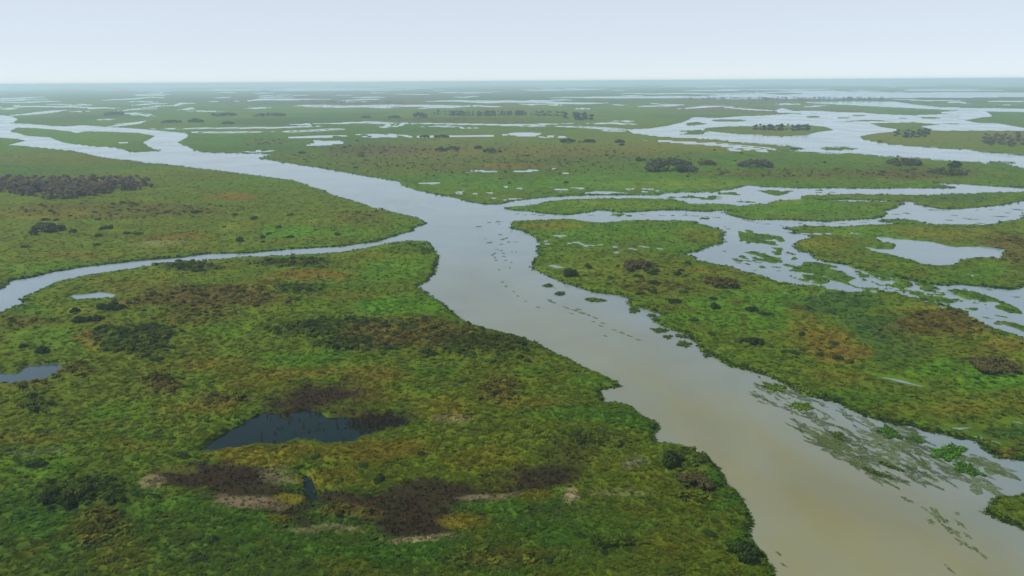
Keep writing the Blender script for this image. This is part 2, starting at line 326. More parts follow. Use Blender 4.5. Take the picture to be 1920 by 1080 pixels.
# ------------------------------------------------------------------ plant cover: plant colours, plus vignette darkening painted into the foreground
PAL = {
 'green': (.064,.128,.006), 'bright': (.062,.165,.006), 'lime': (.140,.180,.012), 'yellow': (.125,.120,.006), 'orange': (.135,.100,.010),
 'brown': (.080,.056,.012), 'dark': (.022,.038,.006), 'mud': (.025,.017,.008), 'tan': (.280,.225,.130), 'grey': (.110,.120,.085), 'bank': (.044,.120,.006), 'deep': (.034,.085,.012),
}
BLOBS = [  # survey x, y, rx, ry, plant, weight
 (500,1010,800,110,'deep',.65),(150,900,300,120,'bank',.35),(960,176,1500,17,'dark',.6),  # foreground pair paints in vignette darkening; far strip darkened so the haze reads bluer
 (900,300,420,30,'brown',.35),(1000,285,260,14,'orange',.35),(960,312,90,6,'orange',.7),(700,280,120,12,'brown',.6),(1300,275,200,14,'yellow',.5),(1500,325,200,10,'brown',.5),(1720,325,120,12,'brown',.7),
 (1250,345,160,8,'lime',.35),(560,340,60,10,'bright',.3),(900,345,140,16,'bright',.4),(100,300,200,14,'yellow',.5),(200,395,240,16,'brown',.55),(430,372,60,8,'orange',.8),(440,430,40,14,'lime',.5),(450,345,120,14,'green',.5),
 (540,437,60,10,'bright',.8),(560,415,40,8,'lime',.3),(330,448,60,8,'orange',.75),(290,462,40,5,'tan',.25),(150,478,90,6,'orange',.45),(60,400,100,14,'yellow',.5),(90,500,90,10,'bright',.4),(680,410,50,12,'brown',.35),
 (640,438,70,8,'bright',.4),(350,505,55,10,'dark',.8),(530,498,80,9,'dark',.8),(575,520,90,10,'orange',.75),(250,540,80,12,'orange',.35),(380,565,150,22,'brown',.8),(470,540,60,14,'orange',.4),(560,545,55,10,'dark',.6),
 (750,500,60,30,'bright',.55),(700,480,90,10,'yellow',.3),(650,560,70,12,'yellow',.4),(760,580,90,18,'bright',.75),(860,605,40,10,'bright',.5),(780,470,40,8,'dark',.35),
 (60,590,60,14,'bank',.7),(60,610,60,10,'brown',.5),(175,582,22,7,'lime',.8),(120,640,90,22,'bright',.5),(170,645,25,18,'orange',.75),(250,640,80,28,'dark',.75),(420,620,60,18,'bright',.4),(350,600,90,12,'brown',.5),
 (60,665,60,10,'bright',.4),(140,700,60,14,'brown',.55),(60,730,70,8,'brown',.6),(80,765,60,18,'dark',.7),(310,728,42,20,'brown',.8),(310,715,40,10,'dark',.6),(380,690,40,14,'orange',.45),(440,690,50,22,'yellow',.6),
 (240,780,80,24,'bright',.45),(340,770,60,10,'lime',.25),(420,760,60,14,'brown',.6),(380,775,70,10,'orange',.5),(600,620,120,20,'dark',.7),(570,675,80,16,'bright',.65),(760,640,140,32,'brown',.75),(780,650,70,18,'brown',.6),
 (900,655,120,24,'dark',.8),(640,650,60,14,'dark',.55),(800,700,60,12,'bank',.9),(690,715,80,22,'orange',.6),(700,745,70,20,'yellow',.85),(480,720,70,22,'yellow',.7),(560,705,90,10,'orange',.55),(600,750,100,24,'mud',1.0),(560,765,70,14,'mud',.9),(690,785,70,14,'mud',.9),(520,780,30,8,'mud',.8),
 (930,735,50,26,'brown',.65),(830,770,60,20,'yellow',.6),(1000,700,70,12,'bright',.5),(1110,720,50,8,'bright',.5),(1000,760,60,14,'orange',.45),(1080,780,90,20,'bank',.6),(1160,790,60,20,'bank',.8),(850,790,40,6,'tan',.35),
 (480,865,80,22,'yellow',.9),(560,845,40,12,'yellow',.85),(700,850,120,28,'yellow',.8),(720,850,60,12,'orange',.5),(800,870,70,10,'bright',.3),(620,900,60,22,'yellow',.8),(900,870,90,26,'yellow',.6),(980,870,50,18,'lime',.3),
 (395,903,100,22,'mud',1.0),(460,938,70,18,'mud',.95),(545,962,45,12,'mud',.8),(460,952,60,9,'tan',.4),(290,915,26,11,'tan',.45),(520,895,30,14,'tan',.25),(620,938,80,12,'mud',.9),(730,946,110,16,'mud',.95),(850,925,130,18,'mud',.95),(785,985,75,24,'mud',1.0),(660,965,60,18,'brown',.75),(560,988,45,11,'mud',.85),(1000,903,85,20,'mud',.85),
 (920,935,50,7,'tan',.5),(1072,942,16,14,'tan',.6),(780,1018,60,5,'tan',.5),(600,1005,80,6,'tan',.35),(1060,870,40,40,'mud',.6),(1010,910,60,14,'mud',.75),(880,985,60,20,'yellow',.8),(940,960,50,14,'bright',.4),(1000,940,30,10,'yellow',.7),(540,940,26,10,'yellow',.9),
 (520,975,30,10,'yellow',.7),(1180,880,24,12,'grey',.5),(1170,938,50,6,'tan',.25),(1270,870,60,20,'dark',.6),(1300,915,60,8,'dark',.5),(1350,950,40,40,'bank',.7),(1330,900,30,20,'bank',.8),(1310,945,50,12,'dark',.5),(1395,1055,30,14,'dark',.8),(1400,1030,30,30,'bank',.6),
 (1100,830,60,20,'dark',.6),(60,830,120,16,'yellow',.5),(60,860,70,8,'grey',.35),(250,850,80,14,'yellow',.4),(150,940,110,26,'dark',.65),(60,890,90,22,'bright',.45),(60,1010,100,40,'bank',.5),(190,1000,60,40,'brown',.6),(330,960,60,14,'bright',.3),(480,1010,90,40,'bank',.5),
 (230,1060,50,30,'yellow',.4),(700,1050,160,26,'bank',.55),(640,1070,60,14,'yellow',.4),(1000,1010,120,24,'bank',.5),(1150,1010,70,30,'green',.6),(950,1060,120,22,'brown',.45),(1250,1040,80,30,'yellow',.3),(1140,1030,40,10,'dark',.5),(260,820,60,10,'bank',.5),(310,890,70,10,'lime',.3),
 (1040,425,60,7,'yellow',.8),(1120,440,120,12,'bright',.4),(1200,435,80,10,'bank',.35),(1330,445,60,12,'yellow',.4),(1190,503,30,8,'brown',.8),(1130,505,70,10,'lime',.3),(1230,540,70,12,'brown',.4),(1360,535,30,9,'brown',.9),(1340,510,80,8,'orange',.35),(1280,600,60,14,'bright',.6),
 (1400,590,120,40,'bright',.75),(1480,555,60,10,'bright',.5),(1560,575,80,20,'deep',.8),(1540,650,50,26,'orange',.75),(1590,660,40,12,'orange',.85),(1500,610,40,30,'orange',.45),(1650,620,70,30,'deep',.8),(1730,590,60,10,'yellow',.7),(1770,615,90,22,'brown',.75),(1690,630,60,14,'brown',.3),
 (1880,650,60,14,'orange',.6),(1860,692,40,10,'brown',.8),(1760,690,90,18,'bright',.7),(1860,720,80,20,'bright',.8),(1700,665,60,20,'deep',.6),(1560,700,60,10,'orange',.3),(1600,745,100,18,'bank',.5),(1700,770,90,12,'lime',.25),(1800,770,60,16,'orange',.35),(1890,810,60,14,'deep',.7),(1880,850,30,7,'brown',.6),(1450,670,60,14,'green',.5),
 (1500,390,140,12,'bright',.4),(1800,375,90,8,'deep',.7),(1640,440,60,10,'bright',.5),(1780,440,100,10,'yellow',.5),(1890,470,60,30,'brown',.7),(1840,505,50,14,'bright',.6),(1560,455,60,14,'yellow',.5),(1450,380,60,6,'lime',.3),(1130,385,120,6,'lime',.3),
 (1700,258,90,10,'yellow',.5),(1440,247,80,5,'yellow',.4),(1100,345,100,8,'bright',.3),(800,335,120,10,'bank',.35),(420,265,80,10,'bright',.3),(150,262,90,12,'bright',.3),(500,265,60,8,'brown',.4),
 (470,192,140,5,'mud',.35),(700,190,140,6,'brown',.6),(1400,190,200,6,'brown',.5),(1750,190,200,5,'dark',.4),(140,212,90,5,'brown',.4),(880,225,170,6,'brown',.5),
]

def cover(x, y, px, py, s, cell):
    r = np.hypot(x, y)
    # ragged patch borders: shift the survey position by world-space noise
    k = FPX / np.maximum(r, 60)
    w1 = lod_fbm(x, y, cell, [45, 20, 9, 4], 40, .75); w2 = lod_fbm(x, y, cell, [45, 20, 9, 4], 50, .75)
    wx, wy = survey(x + w1 * (1.5 + r * .012), y + w2 * (1.5 + r * .012))
    n1 = lod_fbm(x, y, cell, [900, 400, 170, 70, 30, 13], 60, .85)
    n2 = lod_fbm(x, y, cell, [620, 260, 120, 48, 18, 7, 3], 70, .9)
    n3 = lod_fbm(x, y, cell, [14, 6, 2.8, 1.3], 80, .85)
    col = np.empty((len(x), 3)); col[:] = PAL['green']
    def mix(name, f):
        f = np.clip(f, 0, 1)[:, None]
        np.copyto(col, col * (1 - f) + np.array(PAL[name]) * f)
    mix('yellow', .36 * np.clip(n1 * 1.8 + .15, 0, 1))
    far = np.clip((r - 450) / 900, 0, 1)
    mix('brown', (.35 + .4 * far) * np.clip(n2 * (1.6 + 1.6 * far) - .3, 0, 1))
    mix('deep', .6 * far * np.clip(-n2 * 3 - .2, 0, 1))
    mix('bright', .6 * np.clip(-n1 * 1.5 - .15, 0, 1))
    mix('bank', .45 * np.clip(1 - s / (6 + r * .012), 0, 1) * np.clip(.9 + n2, 0, 1))
    dens = np.zeros(len(x)); reed = np.zeros(len(x))
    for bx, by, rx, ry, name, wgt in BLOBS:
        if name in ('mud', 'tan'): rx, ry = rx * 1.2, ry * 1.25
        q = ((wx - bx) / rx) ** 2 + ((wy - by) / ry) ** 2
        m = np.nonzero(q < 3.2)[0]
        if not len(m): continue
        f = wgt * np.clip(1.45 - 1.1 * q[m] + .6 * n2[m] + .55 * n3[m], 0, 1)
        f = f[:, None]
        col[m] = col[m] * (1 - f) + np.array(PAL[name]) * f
        if name == 'dark': dens[m] = np.maximum(dens[m], f[:, 0])
        if name == 'brown': dens[m] = np.maximum(dens[m], f[:, 0] * .6)
        if name in ('mud', 'tan'): reed[m] = np.maximum(reed[m], f[:, 0])
    mix('dark', .22 * np.clip(n3 * 1.5 - .25, 0, 1))
    mix('yellow', .35 * np.clip(-n3 * 1.5 - .35, 0, 1))
    col *= (1 + (.16 + .08 * np.clip((r - 180) / 150, 0, 1)) * n3 + (.12 + .1 * np.clip((r - 180) / 150, 0, 1)) * n2)[:, None]
    return np.clip(col * .84, .003, .6), dens, reed, n2, n3

# ------------------------------------------------------------------ materials
def mat_new(name):
    m = bpy.data.materials.new(name); m.use_nodes = True
    nt = m.node_tree; nt.nodes.clear()
    out = nt.nodes.new('ShaderNodeOutputMaterial')
    b = nt.nodes.new('ShaderNodeBsdfPrincipled')
    nt.links.new(b.outputs[0], out.inputs[0])
    return m, nt, b

def nd(nt, typ, **kw):
    n = nt.nodes.new(typ)
    for k, v in kw.items():
        if k == 'inp':
            for a, b in v.items(): n.inputs[a].default_value = b
        else: setattr(n, k, v)
    return n

def plant_material(name, attr_type='GEOMETRY', rough=.75, fine=(.9, 4.0), tint=None, vary=.35):
    m, nt, b = mat_new(name)
    if tint is None:
        at = nd(nt, 'ShaderNodeAttribute', attribute_name='col', attribute_type=attr_type)
        src = at.outputs['Color']
    else:
        rgb = nd(nt, 'ShaderNodeRGB'); rgb.outputs[0].default_value = (*tint, 1); src = rgb.outputs[0]
    geo = nd(nt, 'ShaderNodeNewGeometry')
    na = nd(nt, 'ShaderNodeTexNoise', inp={'Scale': fine[0], 'Detail': 4.0, 'Roughness': .65})
    nb = nd(nt, 'ShaderNodeTexNoise', inp={'Scale': fine[1], 'Detail': 3.0, 'Roughness': .6})
    nt.links.new(geo.outputs['Position'], na.inputs['Vector']); nt.links.new(geo.outputs['Position'], nb.inputs['Vector'])
    ad = nd(nt, 'ShaderNodeMath', operation='ADD'); nt.links.new(na.outputs[0], ad.inputs[0]); nt.links.new(nb.outputs[0], ad.inputs[1])
    mr = nd(nt, 'ShaderNodeMapRange', inp={'From Min': .7, 'From Max': 1.3, 'To Min': 1 - vary, 'To Max': 1 + vary})
    nt.links.new(ad.outputs[0], mr.inputs[0])
    sc = nd(nt, 'ShaderNodeVectorMath', operation='SCALE'); nt.links.new(src, sc.inputs[0]); nt.links.new(mr.outputs[0], sc.inputs['Scale'])
    nt.links.new(sc.outputs[0], b.inputs['Base Color'])
    b.inputs['Roughness'].default_value = rough
    b.inputs['Specular IOR Level'].default_value = .03
    return m, nt, b, na, nb

m_land, nt, b, na, nb = plant_material('marsh_plants', vary=.26)
geo = [n for n in nt.nodes if n.type == 'NEW_GEOMETRY'][0]
nc = nd(nt, 'ShaderNodeTexNoise', inp={'Scale': .11, 'Detail': 9.0, 'Roughness': .78, 'Distortion': .4}); nt.links.new(geo.outputs['Position'], nc.inputs['Vector'])
ne = nd(nt, 'ShaderNodeTexNoise', inp={'Scale': .05, 'Detail': 8.0, 'Roughness': .75}); nt.links.new(geo.outputs['Position'], ne.inputs['Vector'])
mrc = nd(nt, 'ShaderNodeMapRange', inp={'From Min': .32, 'From Max': .68, 'To Min': .66, 'To Max': 1.36}); nt.links.new(nc.outputs[0], mrc.inputs[0])
sc2 = nd(nt, 'ShaderNodeVectorMath', operation='SCALE'); nt.links.new(b.inputs['Base Color'].links[0].from_socket, sc2.inputs[0]); nt.links.new(mrc.outputs[0], sc2.inputs['Scale'])
mre = nd(nt, 'ShaderNodeMapRange', inp={'From Min': .5, 'From Max': .68, 'To Min': 0.0, 'To Max': .75}); nt.links.new(ne.outputs[0], mre.inputs[0])
hue = nd(nt, 'ShaderNodeVectorMath', operation='MULTIPLY'); nt.links.new(sc2.outputs[0], hue.inputs[0]); hue.inputs[1].default_value = (1.25, .80, .9)
mxe = nd(nt, 'ShaderNodeMix', data_type='VECTOR'); nt.links.new(mre.outputs[0], mxe.inputs[0]); nt.links.new(sc2.outputs[0], mxe.inputs[4]); nt.links.new(hue.outputs[0], mxe.inputs[5])
nt.links.new(mxe.outputs[1], b.inputs['Base Color'])
bp = nd(nt, 'ShaderNodeBump', inp={'Strength': .6, 'Distance': 1.4})
nt.links.new(nc.outputs[0], bp.inputs['Height']); nt.links.new(bp.outputs[0], b.inputs['Normal'])
def leafy(name, *a, **k):
    m, nt, b, _, _ = plant_material(name, *a, **k)
    tl = nd(nt, 'ShaderNodeBsdfTranslucent'); mx = nd(nt, 'ShaderNodeMixShader', inp={'Fac': .4})
    src = b.inputs['Base Color'].links[0].from_socket
    nt.links.new(src, tl.inputs[0]); nt.links.new(b.outputs[0], mx.inputs[1]); nt.links.new(tl.outputs[0], mx.inputs[2])
    nt.links.new(mx.outputs[0], [n for n in nt.nodes if n.type == 'OUTPUT_MATERIAL'][0].inputs[0])
    return m
m_tuft = leafy('tussock_blades', 'INSTANCER', vary=.15)
m_leaf = leafy('shrub_leaves', 'GEOMETRY', fine=(1.2, 6), vary=.3)
m_bark = plant_material('shrub_bark', tint=(.07, .055, .04), fine=(3, 12), vary=.3)[0]
m_mat = plant_material('floating_weed', 'GEOMETRY', fine=(1.5, 6), vary=.35)[0]
m_weed, nt, b, na, nb = plant_material('submerged_weed', 'GEOMETRY', fine=(1.1, 3.5), vary=.35)
mr = nd(nt, 'ShaderNodeMapRange', inp={'From Min': .36, 'From Max': .56, 'To Min': .04, 'To Max': .72})   # weed just under the surface shows through in gaps
nt.links.new(na.outputs[0], mr.inputs[0]); nt.links.new(mr.outputs[0], b.inputs['Alpha'])

def water_material(name, base=None, rough=.07, wave=.02, ior=1.33):
    m, nt, b = mat_new(name)
    geo = nd(nt, 'ShaderNodeNewGeometry')
    if base is None:
        at = nd(nt, 'ShaderNodeAttribute', attribute_name='col')
        na = nd(nt, 'ShaderNodeTexNoise', inp={'Scale': .035, 'Detail': 5.0, 'Roughness': .55, 'Distortion': .8})
        nt.links.new(geo.outputs['Position'], na.inputs['Vector'])
        mr = nd(nt, 'ShaderNodeMapRange', inp={'From Min': .3, 'From Max': .7, 'To Min': .92, 'To Max': 1.08})
        nt.links.new(na.outputs[0], mr.inputs[0])
        sc = nd(nt, 'ShaderNodeVectorMath', operation='SCALE'); nt.links.new(at.outputs['Color'], sc.inputs[0]); nt.links.new(mr.outputs[0], sc.inputs['Scale'])
        nt.links.new(sc.outputs[0], b.inputs['Base Color'])
    else:
        b.inputs['Base Color'].default_value = (*base, 1)
    b.inputs['IOR'].default_value = ior
    nr = nd(nt, 'ShaderNodeTexNoise', inp={'Scale': .02, 'Detail': 3.0})
    nt.links.new(geo.outputs['Position'], nr.inputs['Vector'])
    mr2 = nd(nt, 'ShaderNodeMapRange', inp={'From Min': .35, 'From Max': .65, 'To Min': rough * .6, 'To Max': rough * 1.6})
    nt.links.new(nr.outputs[0], mr2.inputs[0]); nt.links.new(mr2.outputs[0], b.inputs['Roughness'])
    nw = nd(nt, 'ShaderNodeTexNoise', inp={'Scale': 1.1, 'Detail': 3.0})
    nt.links.new(geo.outputs['Position'], nw.inputs['Vector'])
    bp = nd(nt, 'ShaderNodeBump', inp={'Strength': wave, 'Distance': .3})
    nt.links.new(nw.outputs[0], bp.inputs['Height']); nt.links.new(bp.outputs[0], b.inputs['Normal'])
    return m
m_river = water_material('silty_water', None, .10, .03)
m_pond = water_material('clear_dark_water', (.003, .011, .009), .03, .01)
m_pond_pale = water_material('sky_tinted_pond_water', (.030, .056, .066), .04, .01)  # lighter base paints in the grazing sky reflection of the left pond

# ------------------------------------------------------------------ mesh helpers
def mesh_np(name, verts, faces, nper=None, col=None, smooth=False):
    """verts (n,3); faces (m,k) ndarray"""
    me = bpy.data.meshes.new(name)
    verts = np.asarray(verts, np.float32); faces = np.asarray(faces, np.int32)
    m, k = faces.shape
    me.vertices.add(len(verts)); me.vertices.foreach_set('co', verts.ravel())
    me.loops.add(m * k); me.loops.foreach_set('vertex_index', faces.ravel())
    me.polygons.add(m); me.polygons.foreach_set('loop_start', np.arange(0, m * k, k, dtype=np.int32))
    me.polygons.foreach_set('use_smooth', np.full(m, smooth))
    if col is not None:
        a = me.attributes.new('col', 'FLOAT_COLOR', 'POINT')
        a.data.foreach_set('color', np.concatenate([col, np.ones((len(col), 1))], 1).astype(np.float32).ravel())
    me.update(calc_edges=True)
    me.validate()
    return me

def link(name, me, mat=None, parent=None, loc=None, rotz=0.0, label=None, cat=None, group=None, kind=None):
    o = bpy.data.objects.new(name, me)
    if me is not None and mat is not None and not me.materials: me.materials.append(mat)
    if loc is not None: o.location = loc
    if rotz: o.rotation_euler[2] = rotz
    if parent is not None: o.parent = parent
    for k, v in (('label', label), ('category', cat), ('group', group), ('kind', kind)):
        if v: o[k] = v
    COL.objects.link(o)
    return o

def polar(radii, angles):
    rr, aa = np.meshgrid(radii, angles, indexing='ij')
    x = (rr * np.sin(aa)).ravel(); y = (rr * np.cos(aa)).ravel()
    nr, na_ = rr.shape
    i, j = np.meshgrid(np.arange(nr - 1), np.arange(na_ - 1), indexing='ij')
    q = (i * na_ + j).ravel()
    faces = np.stack([q, q + 1, q + na_ + 1, q + na_], -1)[:, ::-1]
    return x, y, rr.ravel(), faces

# ------------------------------------------------------------------ marsh ground
DTH = math.radians(.078)
th = np.concatenate([np.arange(math.radians(43.5), math.radians(4), -DTH), np.arange(math.radians(4), math.radians(.1), -DTH * .4)])
radii = np.concatenate([[2, 20, 45, 60], H / np.tan(th), [48000.0]])
fine = np.arange(-45, 45.01, .078)
coarse_l = np.arange(-180, -45.5, 3.0); coarse_r = np.arange(48, 180.1, 3.0)
angles = np.radians(np.concatenate([coarse_l, fine, coarse_r]))
gx_, gy_, gr_, gfaces = polar(radii, angles)
cell = np.maximum(gr_ * math.radians(.078), np.minimum(gr_ ** 2 * DTH / H, gr_ * .02) * .6)
s, st, px, py, ck = land_field(gx_, gy_, cell)
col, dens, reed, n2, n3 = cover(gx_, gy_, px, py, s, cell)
bil = lambda wl, sd_: 1 - np.abs(rot_noise(gx_, gy_, wl, sd_))
def fade(wl): return np.clip(wl / (2.0 * cell) - .5, 0, 1)
relief = .4 * fade(9) * bil(9, 90) + .32 * fade(3.6) * bil(3.6, 91) + .2 * fade(1.6) * bil(1.6, 92) + .1 * fade(.8) * bil(.8, 93) - .5
relief += dens * (1.1 * fade(4) * bil(4.2, 94) + .7 * fade(2) * bil(2.1, 95))
relief *= np.clip(1 - reed * .8, .2, 1)
relief += .35 * rot_noise(gx_, gy_, 60, 96)
top = np.where(ck, .2 + .02 * np.clip(s, 0, 30), .7)
prof = np.clip(s * .75, -1.0, np.minimum(top, .8))
z = np.where(s > 0, prof + np.clip(s / np.where(ck, 9, 2.5), 0, 1) * np.clip(relief, -.5, 3), prof)
flat = (st == 2) & (s > 0)
z[flat] = np.minimum(z[flat], .25 + .25 * np.clip(n3[flat], 0, 1))
col[flat] = col[flat] * .5 + np.array(PAL['deep']) * .5
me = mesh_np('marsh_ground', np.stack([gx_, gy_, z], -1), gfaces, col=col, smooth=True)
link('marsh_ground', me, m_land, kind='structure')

# ------------------------------------------------------------------ water sheet
wr = np.concatenate([[2, 40, 70], H / np.tan(np.radians(np.arange(42, .3, -.2))), [20000, 48000]])
wa = np.radians(np.concatenate([np.arange(-180, -45, 5.0), np.arange(-45, 45.01, .22), np.arange(50, 180.1, 5.0)]))
x, y, r, f = polar(wr, wa)
thalweg = [(0,232),(150,240),(230,285),(310,268),(420,300),(560,325),(700,365),(830,420),(880,480),(900,540),(1000,600),(1130,660),(1260,740),(1400,850),(1560,980),(1700,1120),(1850,1300)]
half = [30,25,22,22,30,35,40,50,45,42,36,32,30,30,32,34,40]
tx, ty = ground([p[0] for p in thalweg], [p[1] for p in thalweg])
best = np.full(len(x), 9.0); along = np.zeros(len(x))
for k in range(len(tx) - 1):
    ax, ay, bx, by = tx[k], ty[k], tx[k + 1], ty[k + 1]
    u = np.clip(((x - ax) * (bx - ax) + (y - ay) * (by - ay)) / ((bx - ax) ** 2 + (by - ay) ** 2), 0, 1)
    dd = np.hypot(x - ax - u * (bx - ax), y - ay - u * (by - ay))
    best = np.minimum(best, dd / (half[k] * (1 - u) + half[k + 1] * u))
    along = np.where(dd / (half[k] * (1 - u) + half[k + 1] * u) <= best, k + u, along)
silt_vs_sky = np.exp(-best ** 2 * .9)
silt_vs_sky *= 1 + .10 * noise(along * 1.3, best * 5, 5) + .08 * noise(along * 3.1, best * 11, 6)
silt_vs_sky *= np.clip(1.25 - y / 270, .08, 1)  # less tan with distance, painting grazing sky reflection into the colour
wc = np.array((.140, .190, .212)) * (1 - silt_vs_sky[:, None]) + np.array((.160, .155, .072)) * silt_vs_sky[:, None]  # bluish water brightened to carry sky reflection, tan for the silt itself
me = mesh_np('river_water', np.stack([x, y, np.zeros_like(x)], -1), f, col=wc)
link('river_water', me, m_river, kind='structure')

def poly_sheet(name, pts, zz, grow, mat, label):
    a = np.array(pts, float)
    gx, gy = ground(a[:, 0], a[:, 1])
    c = np.array([gx.mean(), gy.mean()])
    p = np.stack([gx, gy], -1)
    t = np.roll(p, -1, 0) - np.roll(p, 1, 0)
    nrm = np.stack([t[:, 1], -t[:, 0]], -1); nrm /= np.linalg.norm(nrm, axis=1)[:, None] + 1e-9
    area = np.sum(p[:, 0] * np.roll(p[:, 1], -1) - np.roll(p[:, 0], -1) * p[:, 1])
    p = p + nrm * grow * (1 if area > 0 else -1)
    me = bpy.data.meshes.new(name)
    me.from_pydata([(q[0] - c[0], q[1] - c[1], 0) for q in p], [], [tuple(range(len(p))) if area > 0 else tuple(range(len(p)))[::-1]])
    return link(name, me, mat, loc=(c[0], c[1], zz), label=label, kind='structure')
for nm, lb, p in dark_ponds:
    poly_sheet(nm, p, .03, 2.6, m_pond_pale if 'left edge' in lb else m_pond, lb)

# ------------------------------------------------------------------ plant shapes
def tussock_proto(name, nblade, h, spread, w, seed, lean=.6):
    g = np.random.default_rng(seed); V = []; F = []
    for k in range(nblade):
        a = g.uniform(0, 2 * math.pi); r0 = spread * .45 * math.sqrt(g.random())
        bx, by = r0 * math.cos(a), r0 * math.sin(a)
        a2 = a + g.normal(0, .6)
        ln = spread * lean * g.uniform(.4, 1.1); hh = h * g.uniform(.55, 1.05)
        ca, sa = math.cos(a2), math.sin(a2); ww = w * g.uniform(.7, 1.3)
        i = len(V)
        V += [(bx - sa * ww, by + ca * ww, -.25), (bx + sa * ww, by - ca * ww, -.25),
              (bx + ca * ln * .45 + sa * ww, by + sa * ln * .45 - ca * ww, hh * .75), (bx + ca * ln * .45 - sa * ww, by + sa * ln * .45 + ca * ww, hh * .75),
              (bx + ca * ln, by + sa * ln, hh * .95)]
        F += [(i, i + 1, i + 2), (i, i + 2, i + 3), (i + 3, i + 2, i + 4)]
    return bpy.data.objects.new(name, mesh_np(name, V, np.array(F))), len(F)

def leaf_cloud(g, centres, radii_, n, size, up=.35, flat=.8):
    """leaf quads spread over the surfaces of lobes"""
    c = np.asarray(centres); rr = np.asarray(radii_)
    w = rr ** 2; w = w / w.sum()
    idx = g.choice(len(c), n, p=w)
    d = g.normal(size=(n, 3)); d[:, 2] = np.abs(d[:, 2]) * .9 - .25
    d /= np.linalg.norm(d, axis=1)[:, None]
    rad = rr[idx][:, None] * (g.uniform(.72, 1.08, (n, 1)))
    p = c[idx] + d * rad * np.array([1, 1, flat])
    nrm = d + g.normal(0, .55, (n, 3)); nrm[:, 2] += up
    nrm /= np.linalg.norm(nrm, axis=1)[:, None]
    t = np.cross(nrm, g.normal(size=(n, 3))); t /= np.linalg.norm(t, axis=1)[:, None] + 1e-9
    bt = np.cross(nrm, t)
    sz = size * g.uniform(.6, 1.4, (n, 1))
    V = np.stack([p - t * sz - bt * sz * .6, p + t * sz - bt * sz * .6, p + t * sz * .7 + bt * sz * .8, p - t * sz * .7 + bt * sz * .8], 1).reshape(-1, 3)
    F = np.arange(4 * n).reshape(n, 4)
    shade = np.repeat(g.uniform(.7, 1.35, n), 4)
    return V, F, shade

def core_lobes(centres, radii_, flat=.8):
    V, F = [], []
    for (cx, cy, cz), r in zip(centres, radii_):
        i = len(V)
        nu, nv = 8, 4
        for a in range(nv + 1):
            t = -.35 * math.pi + .85 * math.pi * a / nv
            t = min(t, math.pi / 2)
            for b_ in range(nu):
                u = 2 * math.pi * b_ / nu
                k = .62 * r * (1 + .16 * math.sin(3 * u + a))
                V.append((cx + k * math.cos(t) * math.cos(u), cy + k * math.cos(t) * math.sin(u), cz + k * math.sin(t) * flat))
        for a in range(nv):
            for b_ in range(nu):
                F.append((i + a * nu + b_, i + a * nu + (b_ + 1) % nu, i + (a + 1) * nu + (b_ + 1) % nu, i + (a + 1) * nu + b_))
    return np.array(V), np.array(F)

def crown_mesh(name, w, h, colr, seed, nl=6, nleaf=150, leaf=.22, depth=None):
    """crown of lobes w wide, h tall, standing on z = 0"""
    g = np.random.default_rng(seed)
    dpt = depth or w * .8
    cs, rs = [], []
    for k in range(nl):
        r = min(h * (.5 if w < 1.7 * h else .36), w * .35) * g.uniform(.6, 1.1)
        ax = g.uniform(-1, 1); ay = g.uniform(-1, 1)
        q = max(0, 1 - .55 * (ax * ax + ay * ay))
        cs.append((ax * max(w / 2 - r * .8, 0), ay * max(dpt / 2 - r * .8, 0), max(r * .45, (h - r * .9) * q * g.uniform(.75, 1.0)))); rs.append(r)
    lv, lf, sh = leaf_cloud(g, cs, rs, nleaf, leaf)
    cv, cf = core_lobes(cs, rs)
    V = np.concatenate([lv, cv]); F = np.concatenate([lf, cf + len(lv)])
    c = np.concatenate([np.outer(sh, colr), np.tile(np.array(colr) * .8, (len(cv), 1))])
    V[:, 2] = np.maximum(V[:, 2], -.3)
    return mesh_np(name, V, F, col=c)

def stem_mesh(name, h, r, n, seed, spread):
    g = np.random.default_rng(seed); V, F = [], []
    for k in range(n):
        a = g.uniform(0, 2 * math.pi); e = np.array([math.cos(a) * spread * g.uniform(.2, 1), math.sin(a) * spread * g.uniform(.2, 1), h])
        b0 = np.array([math.cos(a) * r * .6, math.sin(a) * r * .6, -.3])
        pts = [b0, b0 * .6 + e * .4 + np.array([0, 0, h * .08]), e]
        i = len(V)
        for q, p in enumerate(pts):
            rr = r * (1, .65, .25)[q]
            for u in range(5): V.append((p[0] + rr * math.cos(u * 1.2566), p[1] + rr * math.sin(u * 1.2566), p[2]))
        for q in range(2):
            for u in range(5): F.append((i + q * 5 + u, i + q * 5 + (u + 1) % 5, i + q * 5 + 5 + (u + 1) % 5, i + q * 5 + 5 + u))
    return mesh_np(name, V, np.array(F))

